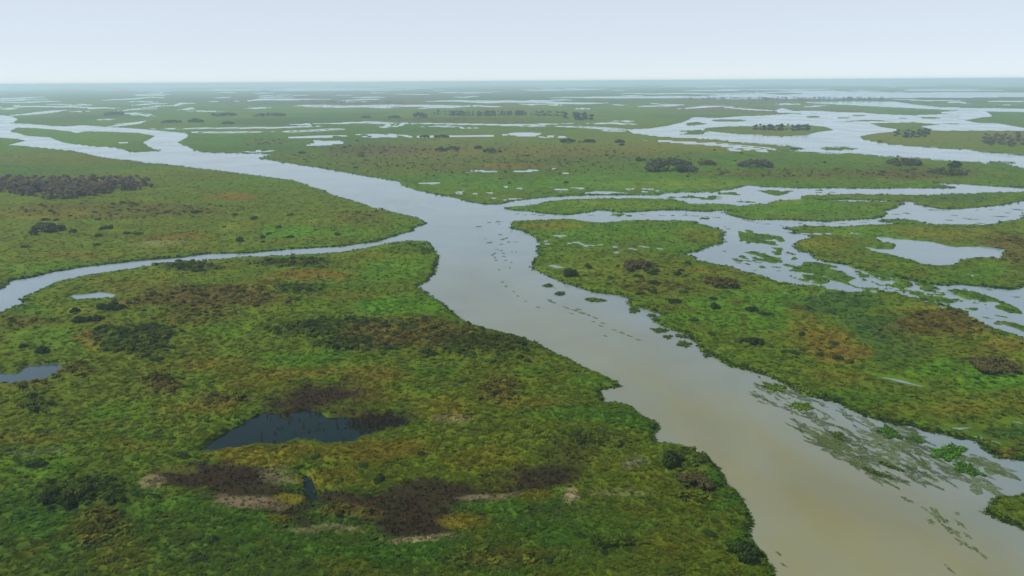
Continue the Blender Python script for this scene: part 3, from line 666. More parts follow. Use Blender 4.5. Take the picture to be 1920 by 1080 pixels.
# ------------------------------------------------------------------ uncountable ground cover (grass, reeds, undergrowth)
def scatter(name, pts, scl, rot, colr, proto, mat, label):
    proto.data.materials.append(mat)
    me = bpy.data.meshes.new(name)
    me.vertices.add(len(pts)); me.vertices.foreach_set('co', pts.astype(np.float32).ravel())
    for nm, v in (('scl', scl), ('rot', rot)):
        a = me.attributes.new(nm, 'FLOAT_VECTOR', 'POINT'); a.data.foreach_set('vector', v.astype(np.float32).ravel())
    a = me.attributes.new('col', 'FLOAT_COLOR', 'POINT')
    a.data.foreach_set('color', np.concatenate([colr, np.ones((len(colr), 1))], 1).astype(np.float32).ravel())
    o = link(name, me, None, label=label, kind='stuff')
    ng = bpy.data.node_groups.new(name, 'GeometryNodeTree')
    ng.interface.new_socket('Geometry', in_out='INPUT', socket_type='NodeSocketGeometry')
    ng.interface.new_socket('Geometry', in_out='OUTPUT', socket_type='NodeSocketGeometry')
    N = ng.nodes
    gi, go = N.new('NodeGroupInput'), N.new('NodeGroupOutput')
    oi = N.new('GeometryNodeObjectInfo'); oi.inputs['Object'].default_value = proto
    ip = N.new('GeometryNodeInstanceOnPoints')
    a1 = N.new('GeometryNodeInputNamedAttribute'); a1.data_type = 'FLOAT_VECTOR'; a1.inputs['Name'].default_value = 'scl'
    a2 = N.new('GeometryNodeInputNamedAttribute'); a2.data_type = 'FLOAT_VECTOR'; a2.inputs['Name'].default_value = 'rot'
    er = N.new('FunctionNodeEulerToRotation')
    L = ng.links
    L.new(gi.outputs[0], ip.inputs['Points']); L.new(oi.outputs['Geometry'], ip.inputs['Instance'])
    L.new(a1.outputs[0], ip.inputs['Scale']); L.new(a2.outputs[0], er.inputs[0]); L.new(er.outputs[0], ip.inputs['Rotation'])
    L.new(ip.outputs[0], go.inputs[0])
    o.modifiers.new('cover', 'NODES').node_group = ng
    return o

def random_ground(n, r0, r1):
    r = np.sqrt(rng.uniform(r0 ** 2, r1 ** 2, n)); a = np.radians(rng.uniform(-44, 44, n))
    return r * np.sin(a), r * np.cos(a)

NR, NA = len(radii), len(angles)
def grid_sample(x, y, arr):
    """value of the ground grid at x, y (bilinear)"""
    r = np.hypot(x, y); a = np.arctan2(x, y)
    i = np.clip(np.searchsorted(radii, r) - 1, 0, NR - 2); j = np.clip(np.searchsorted(angles, a) - 1, 0, NA - 2)
    u = np.clip((r - radii[i]) / (radii[i + 1] - radii[i]), 0, 1); v = np.clip((a - angles[j]) / (angles[j + 1] - angles[j]), 0, 1)
    A = arr.reshape(NR, NA, *arr.shape[1:])
    if arr.ndim > 1: u, v = u[:, None], v[:, None]
    return (A[i, j] * (1 - u) + A[i + 1, j] * u) * (1 - v) + (A[i, j + 1] * (1 - u) + A[i + 1, j + 1] * u) * v

P, S, RO, C = [], [], [], []
PR, SR, RR_, CR = [], [], [], []
PS, SS, RS_, CS = [], [], [], []
for batch in range(4):
    r_ = np.exp(rng.uniform(math.log(68), math.log(2600), 62000)); a_ = np.radians(rng.uniform(-44, 44, 62000))
    x, y = r_ * np.sin(a_), r_ * np.cos(a_)
    sl = grid_sample(x, y, s)
    k = (rng.random(len(x)) < np.clip(1.25 - .22 * np.log(np.hypot(x, y) / 80), .45, 1)) & (sl > .15 + 1.5 * grid_sample(x, y, ck.astype(float)))
    x, y, sl = x[k], y[k], sl[k]
    zz = grid_sample(x, y, z); cc = grid_sample(x, y, col); rd = grid_sample(x, y, reed); ds = grid_sample(x, y, dens)
    k = len(x); r_ = np.hypot(x, y)
    size = .34 * (r_ / 100) ** .28; low = np.clip(.9 - .26 * np.log(r_ / 80), .22, 1)
    sz = size * np.exp(np.clip(rng.normal(0, .5, k), -1, .75))
    hgt = sz * rng.uniform(.25, .7, k) * low
    rot = np.stack([rng.normal(0, .12, k), rng.normal(0, .12, k), rng.uniform(0, 6.28, k)], -1)
    c = cc * np.exp(rng.normal(.05, .10, k))[:, None] * np.stack([rng.uniform(.85, 1.2, k), np.ones(k), rng.uniform(.8, 1.1, k)], -1)
    p = np.stack([x, y, zz], -1)
    is_reed = rng.random(k) < rd * 1.1
    is_sh = (~is_reed) & (rng.random(k) < ds * .75)
    gr = ~(is_reed | is_sh)
    sc3 = np.stack([sz, sz, hgt], -1)
    P.append(p[gr]); S.append(sc3[gr]); RO.append(rot[gr]); C.append(c[gr])
    PR.append(p[is_reed]); SR.append(sc3[is_reed] * np.array([1.3, 1.3, .95])); RR_.append(rot[is_reed]); CR.append(c[is_reed] * np.exp(rng.normal(.25, .6, (is_reed.sum(), 1))))
    PS.append(p[is_sh]); SS.append(np.stack([sz, sz, sz * .8], -1)[is_sh] * 2.2); RS_.append(rot[is_sh]); CS.append(c[is_sh] * np.exp(rng.normal(.4, .3, (is_sh.sum(), 1))))
cat = np.concatenate
rr_ = np.hypot(gx, gy)
pick = np.nonzero((rr_ < 900) & ~sb_ & (np.abs(np.arctan2(gx, gy)) < .78))[0]
pick = rng.choice(pick, 30000)
fr = np.maximum(rr_[pick], 80)
x = gx[pick] + rng.normal(0, 1, len(pick)) * fr * .0026; y = gy[pick] + rng.normal(0, 1, len(pick)) * fr * .0026
fs = grid_sample(x, y, s); keep = (fs > -.5 - rng.exponential(.4, len(x)) * fr / 300) & (fs < 1.0); x, y, fr, fs = x[keep], y[keep], fr[keep], fs[keep]
k = len(x); fsz = .32 * (fr / 120) ** .4 * np.exp(rng.normal(0, .4, k))
fc = (np.array(PAL['deep']) * .7 + np.array(PAL['green']) * .25) * np.exp(rng.normal(0, .35, (k, 1))) * np.stack([rng.uniform(.8, 1.5, k), np.ones(k), np.ones(k)], -1)
fp = np.stack([x, y, np.maximum(grid_sample(x, y, z), -.02)], -1)
scatter('bank_sedge', fp, np.stack([fsz, fsz, fsz * rng.uniform(.35, .8, k)], -1), np.stack([rng.normal(0, .15, k), rng.normal(0, .15, k), rng.uniform(0, 6.28, k)], -1), fc,
        tussock_proto('sedge_shape', 14, .9, 1.0, .12, 8, .8)[0], m_tuft, 'dark green sedge fringing the river banks')
tp, _ = tussock_proto('tussock_shape', 16, .8, 1.1, .16, 1, .95)
scatter('grass_tussocks', cat(P), cat(S), cat(RO), cat(C), tp, m_tuft, 'green and olive grass tussocks covering the marsh')
rp, _ = tussock_proto('reed_shape', 12, 1.15, .7, .05, 2, .35)
scatter('dead_reeds', cat(PR), cat(SR), cat(RR_), cat(CR), rp, m_tuft, 'dead brown reeds standing round the dark ponds')
g0 = np.random.default_rng(5)
lc, lr = [(0, 0, .35), (.35, .1, .25), (-.3, .2, .28), (.05, -.35, .22)], [.42, .32, .34, .3]
lv, lf, _ = leaf_cloud(g0, lc, lr, 42, .13)
cv, cf = core_lobes(lc, lr)
ub = bpy.data.objects.new('undergrowth_shape', mesh_np('undergrowth_shape', np.concatenate([lv, cv]), np.concatenate([lf, cf + len(lv)])))
scatter('low_scrub', cat(PS), cat(SS), cat(RS_), cat(CS), ub, m_tuft, 'low dark scrub growing in patches through the marsh')
# reeds in the shallows of the large pond
k = 5200
qx = rng.uniform(480, 780, k); qy = rng.uniform(725, 832, k)
f = np.clip(1.15 - ((qx - 600) / 110) ** 2 - ((qy - 748) / 26) ** 2, 0, 1) + np.clip(1.0 - ((qx - 715) / 70) ** 2 - ((qy - 795) / 24) ** 2, 0, 1) + .03
keep = rng.random(k) < f
qx, qy = qx[keep], qy[keep]
x, y = ground(qx, qy); k = len(x)
scatter('pond_reeds', np.stack([x, y, np.zeros(k)], -1), np.stack([rng.uniform(.35, .8, k)] * 2 + [rng.uniform(.4, 1.1, k)], -1),
        np.stack([rng.normal(0, .15, k), rng.normal(0, .15, k), rng.uniform(0, 6.28, k)], -1),
        np.array((.045, .030, .016)) * rng.uniform(.5, 2.2, (k, 1)), tussock_proto('pond_reed_shape', 9, 1.1, .8, .045, 3, .4)[0], m_tuft, 'sparse dark brown reeds standing in the large pond')

# ------------------------------------------------------------------ shrubs and trees that stand apart
def size_at(px, py):
    x, y = ground(px, py); r = math.sqrt(float(x) ** 2 + float(y) ** 2 + H * H)
    return float(x), float(y), r / FPX
def zat(x, y): return float(grid_sample(np.array([x]), np.array([y]), z)[0])

def shrub(px, py, wpx, hpx, colr, label, cat='shrub', name='shrub', group=None, nl=None, dens_=1.0):
    x, y, k = size_at(px, py)
    w, h = wpx * k, hpx * k * 1.05
    nl = nl or int(np.clip(3 + (w / max(h, .5)) ** 1.5 * 4, 5, 48))
    nleaf = int(np.clip(75 * nl * dens_, 260, 3200))
    leaf = max(.075 * h, .8 * k)
    t = bpy.data.objects.new(name, None); COL.objects.link(t)
    t.location = (x, y, max(zat(x, y), .2)); t['label'] = label; t['category'] = cat
    if group: t['group'] = group
    sd_ = int(px * 7 + py * 13)
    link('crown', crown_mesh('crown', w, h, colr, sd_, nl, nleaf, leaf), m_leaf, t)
    link('trunk' if 'tree' in name else 'stem', stem_mesh('stem', h * .55, max(.04 * h, .05), 1 if 'tree' in name else 4, sd_, w * .25), m_bark, t)
    return t

DG, GG, OG, BG, PG = (.030,.056,.010), (.072,.088,.040), (.064,.095,.012), (.100,.088,.030), (.095,.092,.062)
shrub(1070,521,26,19,DG,'lone round dark green tree on the grassy shore right of the confluence','tree','round_tree')
shrub(1250,320,94,24,GG,'broad dark dome of bushes, the largest on the plain behind the right channels','bush','bush_clump')
shrub(1418,313,58,14,PG,'wide grey-green bush right of the dark dome on the far plain','bush','bush_clump')
shrub(1196,303,16,9,OG,'small olive bush left of the dark dome on the far plain','bush','bush_clump')
shrub(1325,309,34,9,BG,'low brownish bush between the dark dome and the grey-green bush','bush','bush_clump')
shrub(1695,309,52,12,GG,'dark bush on the far plain just below the blue lake','bush','bush_clump')
shrub(1790,314,22,11,DG,'small dark rounded bush near the lake shore, far right','bush','bush_clump')
shrub(1778,327,52,10,GG,'low grey bush in front of the small rounded bush, far right','bush','bush_clump')
shrub(1064,267,30,7,DG,'dark bush at the left end of the row beyond the brown plain','bush','bush_clump')
shrub(1104,267,24,6,DG,'dark bush in the middle of the row beyond the brown plain','bush','bush_clump')
shrub(1162,268,20,6,DG,'dark bush at the right end of the row beyond the brown plain','bush','bush_clump')
shrub(826,284,22,8,DG,'dark bush left of a pair on the brown plain, mid distance','bush','bush_clump')
shrub(848,281,26,7,OG,'olive bush right of a pair on the brown plain, mid distance','bush','bush_clump')
shrub(897,279,15,6,DG,'small dark bush above a wider grey bush on the brown plain','bush','bush_clump')
shrub(917,287,28,10,GG,'wide grey bush with a tiny bush at its right side on the plain','bush','bush_clump')
shrub(938,286,6,4,DG,'tiny dark bush right of the wide grey bush on the plain','bush','bush_clump')
shrub(797,258,20,4,DG,'dark bush at the left end of the thin bright creek','bush','bush_clump')
shrub(827,258,28,5,DG,'longer dark bush beside the thin bright creek','bush','bush_clump')
shrub(425,218,34,6,DG,'wide dark bush on the far plain, left of centre','bush','bush_clump')
shrub(400,217,8,4,DG,'tiny dark bush left of the wide far bush','bush','bush_clump')
shrub(507,218,48,6,GG,'pale hazy bush right of the wide far bush','bush','bush_clump')
shrub(367,230,24,7,DG,'dark rounded bush above the bend of the main river','bush','bush_clump')
shrub(322,230,32,4,DG,'low dark bush left of the rounded bush above the river bend','bush','bush_clump')
shrub(428,233,20,4,DG,'low dark bush right of the rounded bush above the river bend','bush','bush_clump')
shrub(216,216,30,6,GG,'hazy dark bush beside the winding creek at far left','bush','bush_clump')
shrub(787,221,30,11,PG,'tall hazy grey tree clump left of the long tree belt','bush','bush_clump')
shrub(740,222,24,5,GG,'low hazy bush left of the tall grey clump','bush','bush_clump')
shrub(686,221,16,3,GG,'small hazy bush far out left of the low one','bush','bush_clump')
shrub(65,442,16,8,GG,'small grey-green bush below the bare thicket at the left edge','bush','bush_clump')
shrub(90,434,46,13,GG,'wide grey-green bush below the bare thicket','bush','bush_clump')
shrub(138,437,13,6,DG,'small dark bush right of the wide grey-green one','bush','bush_clump')
shrub(1193,508,58,15,BG,'brownish spreading bush on the peninsula right of the lone tree','bush','bush_clump')
shrub(1358,541,52,14,BG,'brown thorny bush in the middle of the right-hand meadow','bush','bush_clump')
shrub(1340,583,15,12,DG,'dark upright bush in the bright right-hand meadow','bush','bush_clump')
shrub(1408,587,22,9,DG,'dark low bush right of the upright one in the bright meadow','bush','bush_clump')
shrub(1337,566,16,5,DG,'small dark bush just above the upright one in the meadow','bush','bush_clump')
shrub(1265,573,26,6,DG,'flat dark bush near the right river bank','bush','bush_clump')
shrub(1412,648,36,10,DG,'dark straggling bush near the right bank of the broad river','bush','bush_clump')
shrub(1858,696,72,14,BG,'brown bush in the bright grass near the right edge','bush','bush_clump')
shrub(80,665,18,12,DG,'black-green bush standing alone above the small left pond','bush','bush_clump')
shrub(46,656,12,6,DG,'smaller black-green bush left of the one above the left pond','bush','bush_clump')
shrub(217,582,28,13,DG,'dark bush right of the lime green patch under the narrow pond','bush','bush_clump')
shrub(192,581,16,10,DG,'smaller dark bush between the lime patch and its neighbour','bush','bush_clump')
shrub(150,606,24,10,DG,'dark bush below left of the lime green patch','bush','bush_clump')
shrub(178,604,24,9,DG,'dark bush directly below the lime green patch','bush','bush_clump')
shrub(142,588,14,8,DG,'small dark bush left of the lime green patch','bush','bush_clump')
shrub(1395,1058,52,26,DG,'dark bush on the foreground bank close to the bottom edge','bush','bush_clump')
shrub(92,948,32,14,DG,'dark bush at the far left of the foreground clumps','bush','bush_clump')
shrub(95+30,955,40,18,DG,'spreading dark bush among the foreground clumps at left','bush','bush_clump')
shrub(175,918,22,14,DG,'upright dark bush at the top right of the foreground clumps','bush','bush_clump')
shrub(150,940,40,18,OG,'olive green bush in the midst of the foreground clumps','bush','bush_clump')
shrub(1260,882,40,22,DG,'dark bush on the bulging foreground bank','bush','bush_clump')
shrub(1300,918,60,14,BG,'low dark brown bush below the bulging foreground bank','bush','bush_clump')
# dark dots on the meadows, alike
dots = [('small dark bush dotted over the peninsula meadow around the lone tree', 'bushes dotted over the peninsula meadow', 24, (1090, 1310), (495, 560)),
        ('small dark bush dotted over the bright meadow along the right bank', 'bushes dotted over the right bank meadow', 18, (1290, 1600), (580, 690)),
        ('small dark bush dotted over the left-hand plain below the main river', 'bushes dotted over the left-hand plain', 26, (20, 700), (390, 470)),
        ('small dark bush dotted over the plain beyond the confluence', 'bushes dotted over the far plain', 34, (560, 1800), (262, 345)),
        ('dark shrub in the shrub band above the large foreground pond', 'shrubs in the band above the large pond', 70, (520, 1010), (605, 690)),
        ('dark shrub in the shrubby patch left of the large foreground pond', 'shrubs in the patch left of the large pond', 36, (175, 345), (615, 685)),
        ('dark bush dotted over the foreground marsh along the bottom edge', 'bushes dotted over the foreground marsh', 22, (20, 1380), (850, 1070))]
var = {}; SMALL = []
for lb, gp, n, (x0, x1), (y0, y1) in dots:
    made = 0
    for _ in range(n * 6):
        if made >= n: break
        qx, qy = rng.uniform(x0, x1), rng.uniform(y0, y1)
        x, y, k = size_at(qx, qy)
        if float(grid_sample(np.array([x]), np.array([y]), s)[0]) < 2 + 3 * k: continue
        if 'foreground marsh' in gp and float(grid_sample(np.array([x]), np.array([y]), reed)[0]) > .2: continue
        if 'band' in gp and abs(qy - (612 + (qx - 520) * .12)) > 38: continue
        v = int(rng.integers(0, 4)) + (4 if rng.random() < .35 else 0)
        if v not in var:
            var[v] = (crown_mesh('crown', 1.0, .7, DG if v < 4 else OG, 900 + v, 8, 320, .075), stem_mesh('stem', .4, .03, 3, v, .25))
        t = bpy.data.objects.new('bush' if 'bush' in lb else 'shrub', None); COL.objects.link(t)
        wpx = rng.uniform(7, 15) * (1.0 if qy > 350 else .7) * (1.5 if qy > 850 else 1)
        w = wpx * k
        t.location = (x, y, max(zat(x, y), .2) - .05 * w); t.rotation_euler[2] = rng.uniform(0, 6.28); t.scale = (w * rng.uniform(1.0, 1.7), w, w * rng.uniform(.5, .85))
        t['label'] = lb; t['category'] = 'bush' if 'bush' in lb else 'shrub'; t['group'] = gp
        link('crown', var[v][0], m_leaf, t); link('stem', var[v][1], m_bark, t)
        SMALL.append((t, qx, qy, 'small dark shrub' if 'shrub' in lb else 'small dark bush', 0))
        made += 1

# thickets that read as one mass
def thicket(name, outline, hpx, colr, colr2, label, n, seed):
    a = np.array(outline, float); g = np.random.default_rng(seed)
    lo, hi = a.min(0), a.max(0)
    V, F, C_, off = [], [], [], 0
    cs, rs = [], []
    while len(cs) < n:
        q = g.uniform(lo, hi)
        if not inside(np.array([q[0]]), np.array([q[1]]), a)[0]: continue
        x, y, k = size_at(q[0], q[1])
        h = hpx * k * g.uniform(.6, 1.15)
        zz = max(zat(x, y), 0)
        r = h * g.uniform(.2, .36)
        cs.append((x, y, zz + h - r * .8)); rs.append(r)
        if h > 2 * r: cs.append((x + g.normal(0, r * .5), y + g.normal(0, r * .5), zz + r * .6)); rs.append(r)
    lv, lf, sh = leaf_cloud(g, cs, rs, 60 * len(cs), float(np.mean(rs)) * .17, up=.5)
    cv, cf = core_lobes(cs, rs)
    t = g.random(len(sh) // 4).repeat(4)[:, None]
    c = (np.array(colr) * t + np.array(colr2) * (1 - t)) * sh[:, None]
    Vv = np.concatenate([lv, cv]); base = Vv.mean(0); base[2] = 0
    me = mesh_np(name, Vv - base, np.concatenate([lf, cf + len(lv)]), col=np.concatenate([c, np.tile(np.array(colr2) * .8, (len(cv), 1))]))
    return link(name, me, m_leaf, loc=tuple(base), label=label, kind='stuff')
thicket('bare_thicket', [(-60,352),(0,362),(70,374),(130,376),(200,366),(270,356),(290,350),(260,343),(150,345),(40,346),(-60,344)], 15, (.20,.14,.115), (.115,.10,.075), 'bare reddish brown thicket on the plain at the left edge', 620, 1)
thicket('tree_belt', [(812,216.5),(900,218.2),(1000,217.5),(1060,219),(1060,217.5),(1000,216),(900,216),(815,215.5)], 8, (.050,.046,.036), (.036,.036,.028), 'long hazy dark tree belt across the far plain', 260, 2)
thicket('tree_belt', [(1055,222),(1080,227),(1112,226),(1112,222),(1090,221)], 11, (.050,.046,.042), (.036,.036,.030), 'taller hazy tree block at the right end of the long belt', 60, 3)
thicket('thicket', [(1405,243.5),(1460,246),(1515,246),(1520,244),(1470,243),(1410,242.5)], 9, (.040,.046,.034), (.030,.036,.026), 'dark thicket along the oval island in the blue lake', 90, 4)
thicket('thicket', [(1668,256),(1700,259),(1735,258),(1750,252),(1720,249),(1690,251)], 9, (.038,.046,.030), (.026,.034,.022), 'dark thicket at the tip of the land in the lake', 80, 5)
thicket('bare_thicket', [(1835,270),(1880,275),(1960,276),(2040,276),(2040,262),(1900,259),(1850,261)], 11, (.16,.13,.10), (.10,.09,.065), 'bare brown thicket at the right edge beyond the lake', 150, 6)
thicket('tree_belt', [(1280,188),(1400,188.6),(1520,189),(1660,188.5),(1660,187),(1500,187),(1400,187),(1280,186.6)], 5, (.040,.044,.036), (.036,.036,.028), 'hazy far tree belt in front of the distant lake', 320, 7)
thicket('tree_belt', [(560,194),(640,195),(760,195),(760,192.5),(640,192),(560,192)], 4, (.044,.040,.036), (.036,.032,.028), 'hazy far tree belt left of centre near the horizon', 200, 8)

# ------------------------------------------------------------------ floating weed
def raft_mesh(name, seed, rings=5, n=36, ragged=.45, stretch=1.0):
    g = np.random.default_rng(seed)
    ang = np.arange(n) / n * 2 * math.pi
    rad = np.ones(n)
    for k in range(2, 12):
        rad += ragged * g.normal() / k ** .8 * np.cos(k * ang + g.uniform(0, 6.28))
    rad = np.clip(rad + g.normal(0, ragged * .22, n), .22, 1.6); rad /= rad.max()
    V = [(0, 0, .9 + g.normal(0, .2))]
    for r in range(1, rings + 1):
        u = r / rings
        for k in range(n):
            hz = (1 - u ** 3) * (.8 + g.normal(0, .28)) if r < rings else -.6
            V.append((rad[k] * u * math.cos(ang[k]) * .5, rad[k] * u * math.sin(ang[k]) * .5, max(hz, .15) if r < rings else hz))
    T = [(0, 1 + k, 1 + (k + 1) % n) for k in range(n)]
    for r in range(rings - 1):
        a = 1 + r * n; b_ = a + n
        for k in range(n):
            k2 = (k + 1) % n
            T += [(a + k, b_ + k, b_ + k2), (a + k, b_ + k2, a + k2)]
    c = np.array((.036, .050, .016)) * g.uniform(.6, 1.35, (len(V), 1))
    return np.array(V), np.array(T), c

def flow_at(x, y):
    k = int(np.argmin([math.hypot(x - (tx[i] + tx[i + 1]) / 2, y - (ty[i] + ty[i + 1]) / 2) for i in range(len(tx) - 1)]))
    return math.atan2(ty[k + 1] - ty[k], tx[k + 1] - tx[k])

def raft(px, py, wpx, hpx, label, group=None, seed=None, tilt=0.0, tint=1.0, big=False, shared=None, thick=.22, ragged=.45, flow=False):
    x, y, k = size_at(px, py)
    x2, y2 = ground(px, py - hpx / 2); x3, y3 = ground(px, py + hpx / 2)
    w = wpx * k; dpt = max(math.hypot(float(x2 - x3), float(y2 - y3)), .4 * k)
    dpt = min(dpt, w * 3.5)
    if shared is None:
        V, T, c = raft_mesh('raft', seed, 7 if big else 5, 60 if big else 36, ragged)
        me = mesh_np('raft', V, T, col=c * np.array(tint), smooth=False)
    else: me = shared
    rot = math.atan2(x, y) * -1 + tilt
    if big:
        t = bpy.data.objects.new('floating_mat', None); COL.objects.link(t)
        t.location = (x, y, .05); t.rotation_euler[2] = rot
        o = link('raft', me, m_mat, t); o.scale = (w, dpt, thick)
        g = np.random.default_rng(seed + 5)
        nlf = int(np.clip(w * dpt * 14, 120, 4200))
        q = np.stack([g.uniform(-.5, .5, nlf * 3), g.uniform(-.5, .5, nlf * 3)], -1)
        outl = V[-(60):, :2]
        q = q[inside(q[:, 0], q[:, 1], outl * .93)][:nlf]
        nl_ = len(q); hgt = g.uniform(.1, .32, nl_) * min(1.5, .6 + w * .05)
        p = np.stack([q[:, 0] * w, q[:, 1] * dpt, np.full(nl_, thick * .5)], -1)
        a = g.uniform(0, 6.28, nl_); ww = g.uniform(.08, .2, nl_) * max(1, k / .22)
        dx = np.stack([np.cos(a) * ww, np.sin(a) * ww, np.zeros(nl_)], -1)
        tip = p + np.stack([g.normal(0, .25, nl_), g.normal(0, .25, nl_), hgt], -1)
        LV = np.stack([p - dx, p + dx, tip + dx * .5, tip - dx * .5], 1).reshape(-1, 3)
        cc = np.repeat(np.array((.045, .080, .014)) * np.array(tint) * g.uniform(.5, 1.5, (nl_, 1)), 4, 0)
        link('foliage', mesh_np('foliage', LV, np.arange(4 * nl_).reshape(-1, 4), col=cc), m_mat, t)
    else:
        if flow: rot, w, dpt = flow_at(x, y) + float(rng.normal(0, .18)), w * 1.5, w * float(rng.uniform(.35, .95))
        t = link('floating_mat', me, m_weed, loc=(x, y, .02)); t.rotation_euler[2] = rot; t.scale = (w, dpt, thick)
    t['label'] = label; t['category'] = 'floating mat'
    if group: t['group'] = group
    return t

G1, G2, G3 = (1.5, 1.6, 1.0), (1.15, 1.2, 1.1), (.8, .85, 1.0)
named = [
 (1115,563,50,11,'crescent-shaped olive mat of weed floating in mid river',G1,.25),(1050,551,24,10,'small round mat of weed left of the crescent one in the river',(1,1,1),.2),(1028,536,30,8,'dark flat weed raft upstream of the small round mat',G2,.3),
 (1189,582,28,16,'oval green mat of weed nudging the right bank below the crescent mat',G2,.4),(1237,620,42,13,'long green mat of weed hugging the right bank',G2,.4),(1252,632,22,10,'small green mat of weed on the river side of the long one',G2,.4),
 (1279,631,36,11,'wide green mat of weed tucked in at the right bank',G2,.4),(1282,646,38,14,'green mat of weed ending the row along the right bank',G2,.4),(1329,666,26,13,'lone green mat of weed downstream of the row on the right bank',G2,.3),
 (1222,592,20,8,'small dark mat of weed in the right bank inlet',G2,.3),(1452,727,58,20,'broad grassy mat at the head of the weed field in the lower river',G1,.5),(1503,763,46,20,'olive mat of weed second down the weed field in the lower river',G1,.4),
 (1572,818,42,18,'olive mat of weed in the middle of the weed field in the lower river',(1.1,1,1),.4),(1668,812,44,36,'green mat of weed left of the biggest one in the lower river',(.9,1.25,.8),.4),(1718,825,38,15,'small green mat of weed between the two largest in the lower river',(.9,1.2,.8),.4),
 (1778,850,62,46,'biggest bright green mat of weed near the lower right bank',(.9,1.5,.6),.45),(1815,881,60,26,'green tail of weed trailing below the biggest mat',(.85,1.3,.7),.45),(1645,888,74,10,'long brown raft of weed on the outer edge of the weed field',G2,.4),(1672,876,60,8,'second long brown raft of weed inside the outermost one',G2,.4),
]
for i, (a, b_, w, h, lb, tint, rg) in enumerate(named):
    raft(a, b_, w, h, lb, seed=100 + i, tint=tint, big=True, tilt=-.25 if a > 1150 else 0, ragged=rg)
shared = []
for v in range(8):
    V, T, c = raft_mesh('raft', 300 + v, 4, 30, .6)
    shared.append(mesh_np('weed_patch', V, T, col=c * np.array(G3 if v % 2 else G2) * 1.75))
def patches(lst, label, group, tilt=0.0, flow=False):
    for (a, b_, w, h) in lst:
        t = raft(a, b_, w * 1.1, h, label, group, tilt=tilt + float(rng.normal(0, .2)), shared=shared[int(rng.integers(0, 8))], thick=.07, flow=flow)
        SMALL.append((t, a, b_, 'small weed patch', 1))
patches([(898,425,15,4),(917,417,11,3),(935,416,22,4),(936,420,8,2),(958,435,7,3),(918,455,15,6),(945,448,16,7),(954,454,9,4),(925,477,9,10),(945,481,10,4),(936,506,5,6),(956,502,5,7),(959,492,6,3),(942,529,9,4),
 (949,537,7,5),(963,547,7,4),(971,555,7,4),(1008,576,12,4),(960,472,4,3),(968,473,4,2),(930,488,8,4),(940,470,7,4),(932,468,6,3),(985,565,8,3),(910,448,6,2),(940,458,12,3),(938,440,10,4),(928,483,6,5),(944,475,8,3),(966,454,10,2),(948,488,8,3)],
 'small dark weed patch adrift in the middle of the confluence', 'weed patches adrift in the confluence')
patches([(1033,565,25,6),(1062,577,18,5),(1078,582,16,5),(1092,587,16,5),(1104,591,12,4),(1116,596,14,5),(1130,606,12,4),(1126,611,12,4),(1152,619,10,4),(1165,624,14,4),(1180,630,14,4),(1196,637,12,4),(1072,588,10,3),(1135,630,10,4),(1040,540,10,4),(1085,580,12,3),(1112,603,9,3)],
 'thin dark weed streak drifting down the right side of the river', 'weed streaks on the right side of the river', -.3, True)
l2 = [(x_, y_, rng.uniform(6, 22), rng.uniform(1.2, 2.4)) for x_, y_ in [(970,401),(985,403),(1000,402),(1015,404),(1108,404),(1150,404),(1180,404),(1205,402),(1240,404),(1262,404),(1285,404),(1305,405),(1325,406),(1345,408),(1395,412),(1408,415),(1422,418),(1438,420),(1360,425),(1365,429),(1470,424),(1500,419),(1540,420),(1580,419),(1620,417)]]
patches(l2, 'small dark weed patch floating in the middle right-hand channel', 'weed patches in the middle right channel')
patches([(1750,394,26,3),(1680,402,16,2.5),(1700,400,14,4),(1790,404,12,2.5),(1822,411,24,3),(1780,413,14,3),(1840,419,22,2.5),(1875,406,28,3),(1908,393,24,4),(1832,394,8,1.5),(1858,393,8,1.5),(1890,399,9,2),(1808,409,8,2),(1770,395,8,1.5)],
 'small dark weed patch floating in the lagoon at the right edge', 'weed patches in the right lagoon')
l3 = [(1378,485,18,3),(1400,489,30,4),(1420,492,22,3),(1385,493,16,3),(1358,471,10,3),(1455,501,24,5),(1495,503,18,3),(1415,507,10,2.5),(1460,508,8,3),(1612,515,14,5),(1640,520,18,3),(1665,524,22,4),(1690,532,24,4),(1700,538,18,4),(1735,537,26,5),(1752,547,26,4),
      (1690,545,16,4),(1720,546,10,3),(1828,568,12,4),(1855,543,14,4),(1905,557,14,4),(1805,583,24,4),(1850,596,20,4),(1670,541,8,2),(1625,520,12,3),(1580,545,10,3),(1790,548,8,3)]
patches(l3, 'small dark weed patch floating in the lowest of the right-hand channels', 'weed patches in the lowest right channel', -.2)
band = np.array([(1395,700),(1430,706),(1490,736),(1560,762),(1640,790),(1720,806),(1800,838),(1880,885),(1860,915),(1760,905),(1690,905),(1620,890),(1540,840),(1470,790),(1410,740)], float)
l4 = []
while len(l4) < 165:
    q = rng.uniform(band.min(0), band.max(0))
    if inside(np.array([q[0]]), np.array([q[1]]), band)[0]:
        kk = (q[1] - 152) / 650
        l4.append((q[0], q[1], float(np.clip(np.exp(rng.normal(2.6, .55)), 5, 44)) * kk, rng.uniform(2.5, 7) * kk))
for k in range(30):
    while True:
        q = rng.uniform(band.min(0), band.max(0))
        if inside(np.array([q[0]]), np.array([q[1]]), band)[0]: break
    kk = (q[1] - 152) / 650
    l4.append((q[0], q[1], rng.uniform(36, 70) * kk, 8 * kk))
patches(l4, 'small dark weed patch in the weed field along the lower right bank', 'weed patches in the lower weed field', -.35, True)
